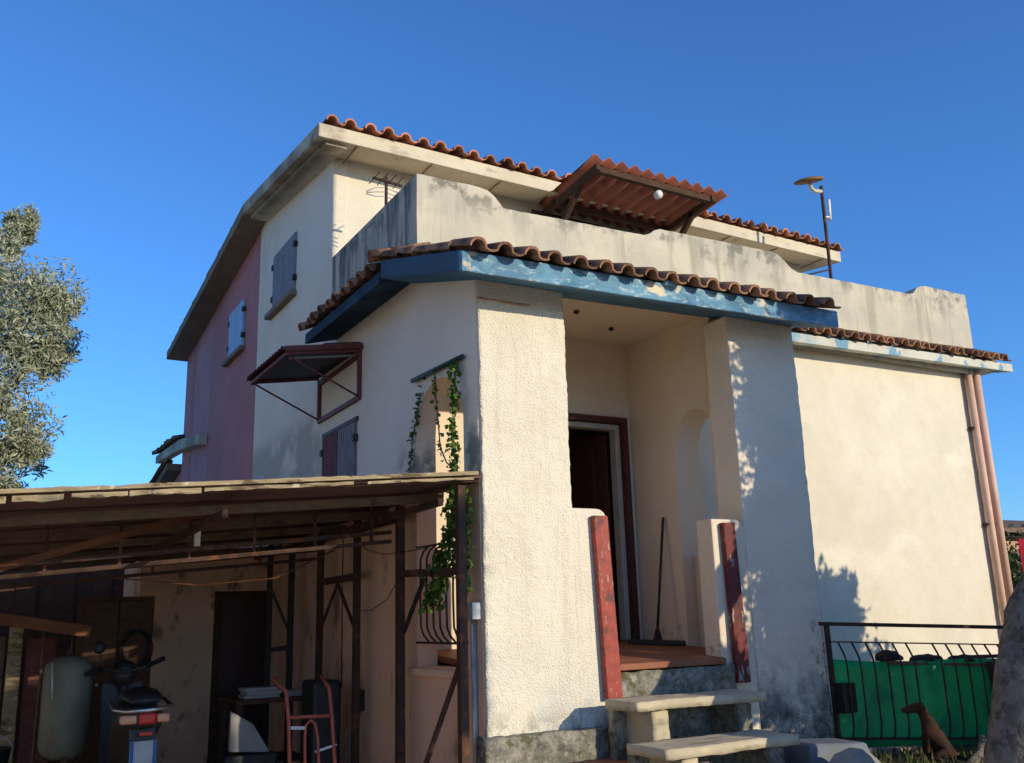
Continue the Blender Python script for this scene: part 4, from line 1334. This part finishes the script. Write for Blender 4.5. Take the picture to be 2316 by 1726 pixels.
MB().tube([(.98, 8.72, 1.14), (1.08, 8.80, 1.165), (1.28, 8.88, 1.13), (1.46, 8.80, 1.18), (1.56, 8.72, 1.235)], .014, 8).build('handlebar', 'iron_dark', sc)
MB().tube([(1.44, 8.81, 1.175), (1.56, 8.72, 1.235)], .021, 8).build('grip', 'rubber', sc)
MB().tube([(1.08, 8.80, 1.165), (.96, 8.71, 1.135)], .021, 8).build('grip', 'rubber', sc)
MB().lathe([(.03, -.04), (.10, -.02), (.11, .03), (.08, .07), (.02, .08)], (1.28, 8.92, 1.12), 16, 'y').build('headlight_cowl', 'black_plastic', sc)
MB().tube([(1.10, 8.82, 1.16), (1.06, 8.80, 1.30)], .006, 6).build('mirror_stem', 'iron_dark', sc)
MB().lathe([(.01, -.01), (.05, -.008), (.05, .008), (.01, .012)], (1.05, 8.79, 1.34), 14, 'y').build('mirror', 'black_plastic', sc)

ht = thing('hand_truck', 'orange-red tubular hand truck standing upright under the carport', 'hand truck', (2.15, 6.9, 0))
for s_, x0, x1, xt in ((-1, 2.13, 2.10, 2.02), (1, 2.47, 2.42, 2.385)):
    MB().tube([(x0 + .0, 6.86, .05), (x1 + .01, 6.93, .82), (x1 - .005, 6.96, 1.02), (xt, 7.06, 1.11)], .014, 8).build('side_tube', 'truck_orange', ht)
MB().tube([(2.105, 6.93, .845), (2.425, 6.93, .835)], .013, 8).build('crossbar', 'truck_orange', ht)
MB().tube([(2.235, 6.87, .08), (2.225, 6.915, .70), (2.235, 6.93, .785), (2.27, 6.93, .815), (2.305, 6.93, .785), (2.32, 6.915, .70), (2.345, 6.87, .08)], .011, 8).build('inner_loop', 'truck_orange', ht)
MB().bar((2.11, 6.925, .775), (2.235, 6.925, .765), .012, .022).build('strap', 'galvanised', ht)
MB().bar((2.305, 6.92, .60), (2.46, 6.915, .635), .010, .016).build('strap', 'galvanised', ht)
MB().add([(2.08, 6.85, .04), (2.52, 6.85, .04), (2.50, 6.62, .02), (2.10, 6.62, .02), (2.08, 6.85, .05), (2.52, 6.85, .05), (2.50, 6.62, .03), (2.10, 6.62, .03)],
         [(0, 1, 2, 3), (4, 7, 6, 5), (0, 4, 5, 1), (1, 5, 6, 2), (2, 6, 7, 3), (3, 7, 4, 0)]).build('toe_plate', 'truck_orange', ht)
for x in (2.03, 2.55):
    MB().lathe([(.03, -.025), (.10, -.03), (.12, -.015), (.12, .015), (.10, .03), (.03, .025)], (x, 6.95, .12), 20, 'x').build('wheel', 'rubber', ht)
MB().tube([(2.0, 6.95, .12), (2.58, 6.95, .12)], .01, 8).build('axle', 'iron_dark', ht)

tb = thing('work_table', 'low dark work table behind the hand truck', 'table', (2.6, 9.1, 0))
box('table_top', (2.22, 2.96, 8.85, 9.55, .80, .84), 'dark_wood', tb, bevel=.004)
for x in (2.26, 2.90):
    for y in (8.9, 9.5):
        MB().bar((x, y, 0), (x, y, .80), .05, .05).build('leg', 'dark_wood', tb)
box('shelf', (2.26, 2.92, 8.9, 9.5, .28, .30), 'dark_wood', tb)
for k, (x0, x1, z0, h, lab) in enumerate(((2.30, 2.62, .842, .03, 'lowest pale book of the stack on the work table'), (2.32, 2.64, .873, .032, 'middle pale book of the stack on the work table'), (2.30, 2.60, .906, .028, 'topmost pale book of the stack on the work table'), (2.70, 2.86, .842, .05, 'single white box beside the books on the work table'))):
    o = box('book' if k < 3 else 'paper_box', (x0, x1, 8.9, 9.12, z0, z0 + h), 'paper', bevel=.003)
    tag(o, lab, 'book' if k < 3 else 'box', 'papers on the work table')
sk = MB()
sk.add([(2.10, 8.55, .45), (2.45, 8.55, .42), (2.45, 8.62, .42), (2.10, 8.62, .45), (2.10, 8.56, .78), (2.30, 8.57, .66), (2.30, 8.60, .66), (2.10, 8.60, .78)],
       [(0, 3, 2, 1), (4, 5, 6, 7), (0, 1, 5, 4), (1, 2, 6, 5), (2, 3, 7, 6), (3, 0, 4, 7)])
tag(sk.build('cardboard_sheet', 'paper', bevel=.01), 'torn white sheet propped before the work table', 'cardboard')
tag(box('floor_crate', (2.05, 2.50, 8.50, 8.80, 0, .42), 'black_plastic', bevel=.015), 'black crate on the ground under the white sheet', 'crate')
tag(box('plastic_bin', (2.72, 2.98, 8.25, 8.60, 0, 1.0), 'black_plastic', bevel=.03), 'tall black bin beside the rusty posts', 'bin')
cab = thing('cabinet', 'tall dark cabinet behind the pressure tank and scooter', 'cabinet', (1.25, 9.9, 0))
box('carcass', (1.0, 1.62, 9.7, 10.2, .03, 1.78), 'dark_wood', cab, bevel=.006)
for x in (1.015, 1.315):
    d_o = box('door', (x, x + .285, 9.675, 9.698, .08, 1.74), 'dark_wood', cab, bevel=.005)
    MB().lathe([(.012, 0), (.012, -.02)], (x + .14, 9.675, 1.0), 8, 'y').build('knob', 'galvanised', d_o)
tag(MB().bar((-1.3, 9.2, 1.90), (1.02, 9.2, 1.47), .05, .10).build('loose_beam', 'orange_wood', bevel=.006), 'orange-brown timber beam stored slanting across the carport', 'beam')
for k, (x0, x1, y0, z1, m, lab) in enumerate(((-.7, .42, 10.3, 1.45, 'old_wood', 'wide pale panel leaning left of the pressure tank'), (.44, .56, 10.2, 1.55, 'sunny_wood', 'narrow upright plank beside the leaning panel'), (.60, .86, 10.25, 1.42, 'iron_brown', 'reddish upright board between the plank and the cabinet'))):
    mb = MB().add([(x0, y0, 0), (x1, y0, 0), (x1, y0 + .03, 0), (x0, y0 + .03, 0), (x0, y0 + .18, z1), (x1, y0 + .18, z1), (x1, y0 + .21, z1), (x0, y0 + .21, z1)],
                  [(0, 3, 2, 1), (4, 5, 6, 7), (0, 1, 5, 4), (1, 2, 6, 5), (2, 3, 7, 6), (3, 0, 4, 7)])
    tag(mb.build('stored_board', m, bevel=.004), lab, 'board', 'boards stored in the carport')
tag(box('carton', (.25, .62, 8.2, 8.55, 0, .42), 'old_wood', bevel=.01), 'brown carton on the ground left of the pressure tank', 'carton')

def tyre(c, r, w, label):
    pr = [(r - .09, -w / 2)]
    for k in range(11):
        a = math.pi * (k / 10 - .5)
        pr.append((r - .06 + .06 * math.cos(a), w / 2 * math.sin(a)))
    o = MB().lathe(pr + [(r - .09, w / 2)], c, 26).build('tyre', 'rubber')
    return tag(o, label, 'tyre', 'old tyres in the carport')


tyre((.36, 9.3, .075), .29, .15, 'lower of two old tyres left of the pressure tank')
tyre((.38, 9.28, .225), .28, .14, 'upper of two old tyres left of the pressure tank')
bk = thing('bucket', 'dark plastic bucket standing on the stacked tyres', 'bucket', (.36, 9.28, .30))
MB().lathe([(.10, .0), (.13, .26), (.14, .265), (.135, .27), (.125, .262), (.095, .01)], (.36, 9.28, .298), 20).build('pail', 'black_plastic', bk)
MB().tube([(.36 + .135 * math.cos(a), 9.28, .555 + .10 * math.sin(a)) for a in [math.pi * k / 10 for k in range(11)]], .004, 6).build('handle', 'galvanised', bk)
coil = thing('hose_coil', 'coiled dark hose hanging on the tall cabinet', 'hose', (1.45, 9.64, 1.2))
hp = []
for k in range(90):
    a = 2 * math.pi * k / 22
    rr = .13 + .012 * math.sin(k * .37)
    hp.append((1.47 + rr * math.cos(a), 9.655 - .0005 * k, 1.30 + rr * 1.25 * math.sin(a)))
MB().tube(hp, .011, 6).build('hose', 'rubber', coil)
MB().bar((1.47, 9.675, 1.47), (1.47, 9.60, 1.47), .02, .02).build('hook', 'iron_rust', coil)
for k, (x, z, h, lab) in enumerate(((.70, 1.0, .75, 'rake leaning against the boards behind the tank'), (.95, 1.0, .85, 'shovel leaning against the boards beside the cabinet'))):
    tl = thing('garden_tool', lab, 'tool', (x, 10.1, 0), 'garden tools in the carport')
    MB().tube([(x, 9.95, .05), (x + .03, 10.2, 1.55)], .014, 8).build('handle', 'old_wood', tl)
    MB().bar((x - (.16 if k == 0 else .09), 9.94, .05 if k == 0 else .12), (x + (.16 if k == 0 else .09), 9.94, .05 if k == 0 else .12), .03, .04 if k == 0 else .24).build('head', 'iron_rust', tl)

# ------------------------------------------------------------------ trees
def tree_crown(lobes, n, size, width, droop=0.0, shell=.75, tight=.17, per=45):
    pts = []
    tot = sum(l[3] for l in lobes)
    for (cx_, cy_, cz_, r, sx, sy, sz) in [(l[0], l[1], l[2], l[3], l[4], l[5], l[6]) for l in lobes]:
        cnt = int(n * r / tot)
        clumps = []
        for _ in range(max(6, cnt // per)):
            v = Vector((random.gauss(0, 1), random.gauss(0, 1), random.gauss(0, 1))).normalized() * random.uniform(shell * .55, 1.0)
            clumps.append(Vector((cx_ + v.x * r * sx, cy_ + v.y * r * sy, cz_ + v.z * r * sz)))
        for _ in range(cnt):
            c = random.choice(clumps)
            s_ = r * tight
            q = Vector([max(-1.9, min(1.9, random.gauss(0, 1))) for _k in range(3)]) * s_
            pts.append(c + q)
    return leaves(pts, size, width, droop)


ol = thing('olive_tree', 'silvery olive tree standing behind the carport', 'tree', (-.9, 14.0, 0))
MB().tube([(-1.0, 14, 0), (-.95, 14, 1.2), (-.8, 14, 2.4), (-.75, 14.05, 4.0), (-.7, 14, 6.0)], [.24, .20, .16, .10, .03], 12).build('trunk', 'bark', ol)
for p in ([(-.8, 14, 2.4), (-.1, 13.8, 3.6), (.5, 13.7, 4.9)], [(-.78, 14, 3.2), (-.2, 14.2, 4.6), (.1, 14.1, 6.4)], [(-.8, 14, 2.6), (-1.8, 14.2, 4.2), (-2.3, 14, 5.6)], [(-.76, 14, 3.6), (.3, 14, 4.7), (.9, 13.9, 5.6)]):
    MB().tube(p, [.08, .05, .015], 7).build('limb', 'bark', ol)
lob = [(-.55, 14, 5.8, 1.15, 1, 1, .9), (.35, 13.9, 5.95, .82, 1, .8, .62), (.55, 13.8, 5.35, .62, 1, .9, .5), (-.05, 13.8, 4.7, .85, 1, .9, .7), (.3, 13.9, 4.05, .62, 1, .9, .8),
       (-.1, 14, 3.3, .75, 1, 1, .65), (-1.6, 14, 5.2, 1.3, 1, 1, 1), (-1.3, 14, 3.8, 1.1, 1, 1, .8), (.15, 14, 6.85, .35, .45, .6, 1.1), (.36, 14, 7.0, .22, .35, .5, 1.3), (-.35, 14, 6.9, .4, .6, .7, .8), (.75, 13.9, 5.85, .42, 1, .8, .7), (.35, 14, 3.1, .45, 1, 1, .8), (.55, 13.9, 3.85, .42, 1, .9, .7), (-.1, 14, 2.7, .6, 1, 1, .7), (.72, 13.85, 5.1, .38, 1, .8, .7)]
raw(tree_crown(lob, 48000, .095, .026, tight=.11, per=40), 'crown', 'olive_leaf', ol)['kind'] = 'stuff'

gt = thing('garden_tree', 'thick leaning tree trunk at the right edge beside the railing', 'tree', (5.15, 3.5, 0))
tp = [Vector(p) for p in ((5.24, 3.5, -.05), (5.27, 3.5, .25), (5.345, 3.5, .64), (5.50, 3.5, 1.05), (5.72, 3.5, 1.45), (5.98, 3.45, 1.80), (6.25, 3.35, 2.2), (6.75, 3.2, 2.7), (7.1, 3.1, 3.3), (7.3, 3.05, 4.1))]
tr_ = [.31, .26, .225, .205, .19, .175, .155, .12, .08, .03]
fine_p, fine_r = [], []
for i in range(len(tp) - 1):
    for k in range(6):
        fine_p.append(tp[i].lerp(tp[i + 1], k / 6))
        fine_r.append(tr_[i] + (tr_[i + 1] - tr_[i]) * k / 6)
tm = MB().tube(fine_p, fine_r, 28)
for i, v in enumerate(tm.v):
    v = Vector(v)
    c = min(fine_p, key=lambda q: (q - v).length)
    dirn = (v - c).normalized()
    tm.v[i] = tuple(v + dirn * (.028 * noise.noise(v * 6) + .014 * noise.noise(v * 18)))
tm.build('trunk', 'bark', gt)
for p in ([(6.25, 3.35, 2.2), (6.6, 3.0, 2.0), (7.0, 2.7, 1.9)], [(6.75, 3.2, 2.7), (7.4, 3.2, 2.6), (8.0, 3.1, 2.7)], [(7.1, 3.1, 3.3), (7.6, 3.0, 3.7), (7.9, 2.9, 4.2)]):
    MB().tube(p, [.06, .04, .012], 7).build('limb', 'bark', gt)
lob = [(7.55, 3.0, 2.0, .75, .8, 1, 1), (7.65, 2.9, 3.0, .8, .8, .9, 1), (7.8, 2.8, 4.1, .85, .8, .85, 1), (8.1, 3.1, 2.4, .8, .8, 1, 1), (7.5, 2.9, 4.9, .5, .7, .8, .6), (6.45, 3.1, 1.65, .38, 1, .8, .7)]
raw(tree_crown(lob, 36000, .11, .06), 'crown', 'tree_leaf', gt)['kind'] = 'stuff'
for nm_, lab, lobs, n in (('shrub', 'leafy shrub right of the leaning tree', [(8.4, 3.2, 1.0, .75, 1, .8, 1.1), (9.1, 3.2, 1.0, .7, 1, .8, 1.0)], 6000),
                          ('shrub', 'tall spiky shrub beyond the leafy shrub', [(9.35, 3.1, 1.5, .85, .75, .8, 1.25), (10.0, 3.1, 1.3, .75, .8, .8, 1.2), (9.75, 3.1, 2.55, .42, .8, .7, 1.3)], 7000)):
    sh = thing(nm_, lab, 'shrub', (lobs[0][0], lobs[0][1], 0), 'shrubs by the railing')
    for l in lobs:
        MB().tube([(l[0], l[1], 0), (l[0] + .05, l[1], l[2])], [.04, .012], 6).build('stem', 'bark', sh)
    raw(tree_crown(lobs, n * 2, .11, .06), 'foliage', 'tree_leaf', sh)['kind'] = 'stuff'

# ------------------------------------------------------------------ neighbours, and unseen things added for light or shade
mt = thing('mulberry_tree', 'broad flat-topped mulberry tree behind the photographer', 'tree', (5.0, -3.4, 0))  # unseen tree, crown shaped to keep the sun out of the carport
MB().tube([(5.0, -3.4, -.05), (5.05, -3.4, 1.6), (5.1, -3.35, 3.0), (5.1, -3.3, 4.2)], [.24, .19, .16, .05], 14).build('trunk', 'bark', mt)
for q in ((3.9, -3.0, 4.2), (6.3, -3.1, 4.3), (4.4, -4.3, 4.3), (5.8, -4.4, 4.3)):
    MB().tube([(5.08, -3.37, 2.7), ((5.08 + q[0]) / 2, (-3.37 + q[1]) / 2, 3.6), q], [.09, .06, .02], 8).build('limb', 'bark', mt)
pts = []
while len(pts) < 22000:
    x, y, z = random.uniform(3.3, 7.0), random.uniform(-3.9, -2.4), random.uniform(3.0, 5.2)
    e = 6 - y
    ed = min(x - .10 - .404 * e, 3.15 + .404 * e - x, z - .80 - .289 * e, 2.085 + .08 * (x - .404 * e) + .289 * e - z)
    if ed < 0 or (ed < .14 and noise.noise(Vector((x * 5, y * 5, z * 5))) > ed * 3 - .3):
        continue
    pts.append((x, y, z))
raw(leaves(pts, .12, .075), 'crown', 'tree_leaf', mt)['kind'] = 'stuff'
wh = thing('house', 'unseen whitewashed house across the yard, added to bounce warm light', 'house', (-7.5, 5, 0))  # unseen, added so its sunlit face warms the shaded side wall
box('wall', (-10.5, -5.0, -2.0, 12.0, -.02, 5.6), 'whitewash', wh)
MB().prism([(-10.9, 5.6), (-4.6, 5.6), (-4.6, 5.72), (-7.75, 6.7), (-10.9, 5.72)], 'y', -2.4, 12.4).build('roof', 'roof_tile_far', wh)
for y in (-.5, 3.0, 8.6):
    for z in (1.0, 3.6):
        wn_ = box('window', (-5.02, -4.98, y, y + 1.0, z, z + 1.3), 'shutter_brown', wh, bevel=.01)
        box('sill', (-5.05, -4.90, y - .08, y + 1.08, z - .07, z - .004), 'step_stone', wn_)
box('door', (-5.02, -4.97, 5.6, 6.6, .0, 2.15), 'door_red', wh, bevel=.01)
nb = thing('neighbour_shed', 'low neighbouring shed with an old tiled roof beyond the right corner', 'shed', (27, 17, 0))
box('wall', (23.5, 31, 16.0, 20, 0, 3.1), 'red_clay', nb)
MB().prism([(15.6, 3.30), (15.6, 3.42), (18, 3.95), (20.4, 3.42), (20.4, 3.30), (18, 3.83)], 'x', 23, 31.5).build('roof', 'roof_tile_far', nb)
hedge = thing('hedge', 'dark clipped hedge below the neighbouring shed', 'hedge', (14.5, 9.2, 0))
MB().tube([(14.5, 9.2, 0), (14.5, 9.2, 1.2)], .05, 8).build('stem', 'bark', hedge)
raw(tree_crown([(13.6, 9.2, 1.2, .9, 1.1, .7, 1.35), (14.9, 9.2, 1.25, .95, 1.1, .7, 1.35), (16.2, 9.3, 1.2, .95, 1.1, .7, 1.3), (17.5, 9.3, 1.2, .9, 1.1, .7, 1.3)], 13000, .10, .05), 'foliage', 'tree_leaf', hedge)['kind'] = 'stuff'
cl = thing('hanging_cloth', 'dark red cloth hanging at the far right edge', 'cloth', (12.9, 8.0, 0))
V, F = [], []
for i in range(21):
    for j in range(9):
        V.append((12.72 + .6 * i / 20, 8.0 + .03 * math.sin(i * 1.3) * (1 - j / 9), 1.72 + .62 * j / 8))
for i in range(20):
    for j in range(8):
        a = i * 9 + j
        F.append((a, a + 9, a + 10, a + 1))
mb = MB()
mb.add(V, F, True)
co = mb.build('cloth', 'red_cloth', cl)
co.modifiers.new('thickness', 'SOLIDIFY').thickness = .005
MB().tube([(12.3, 8.0, 2.36), (13.9, 8.0, 2.36)], .006, 6).build('line', 'iron_dark', cl)
for x in (12.3, 13.9):
    MB().tube([(x, 8.0, 0), (x, 8.0, 2.4)], .03, 8).build('pole', 'iron_rust', cl)
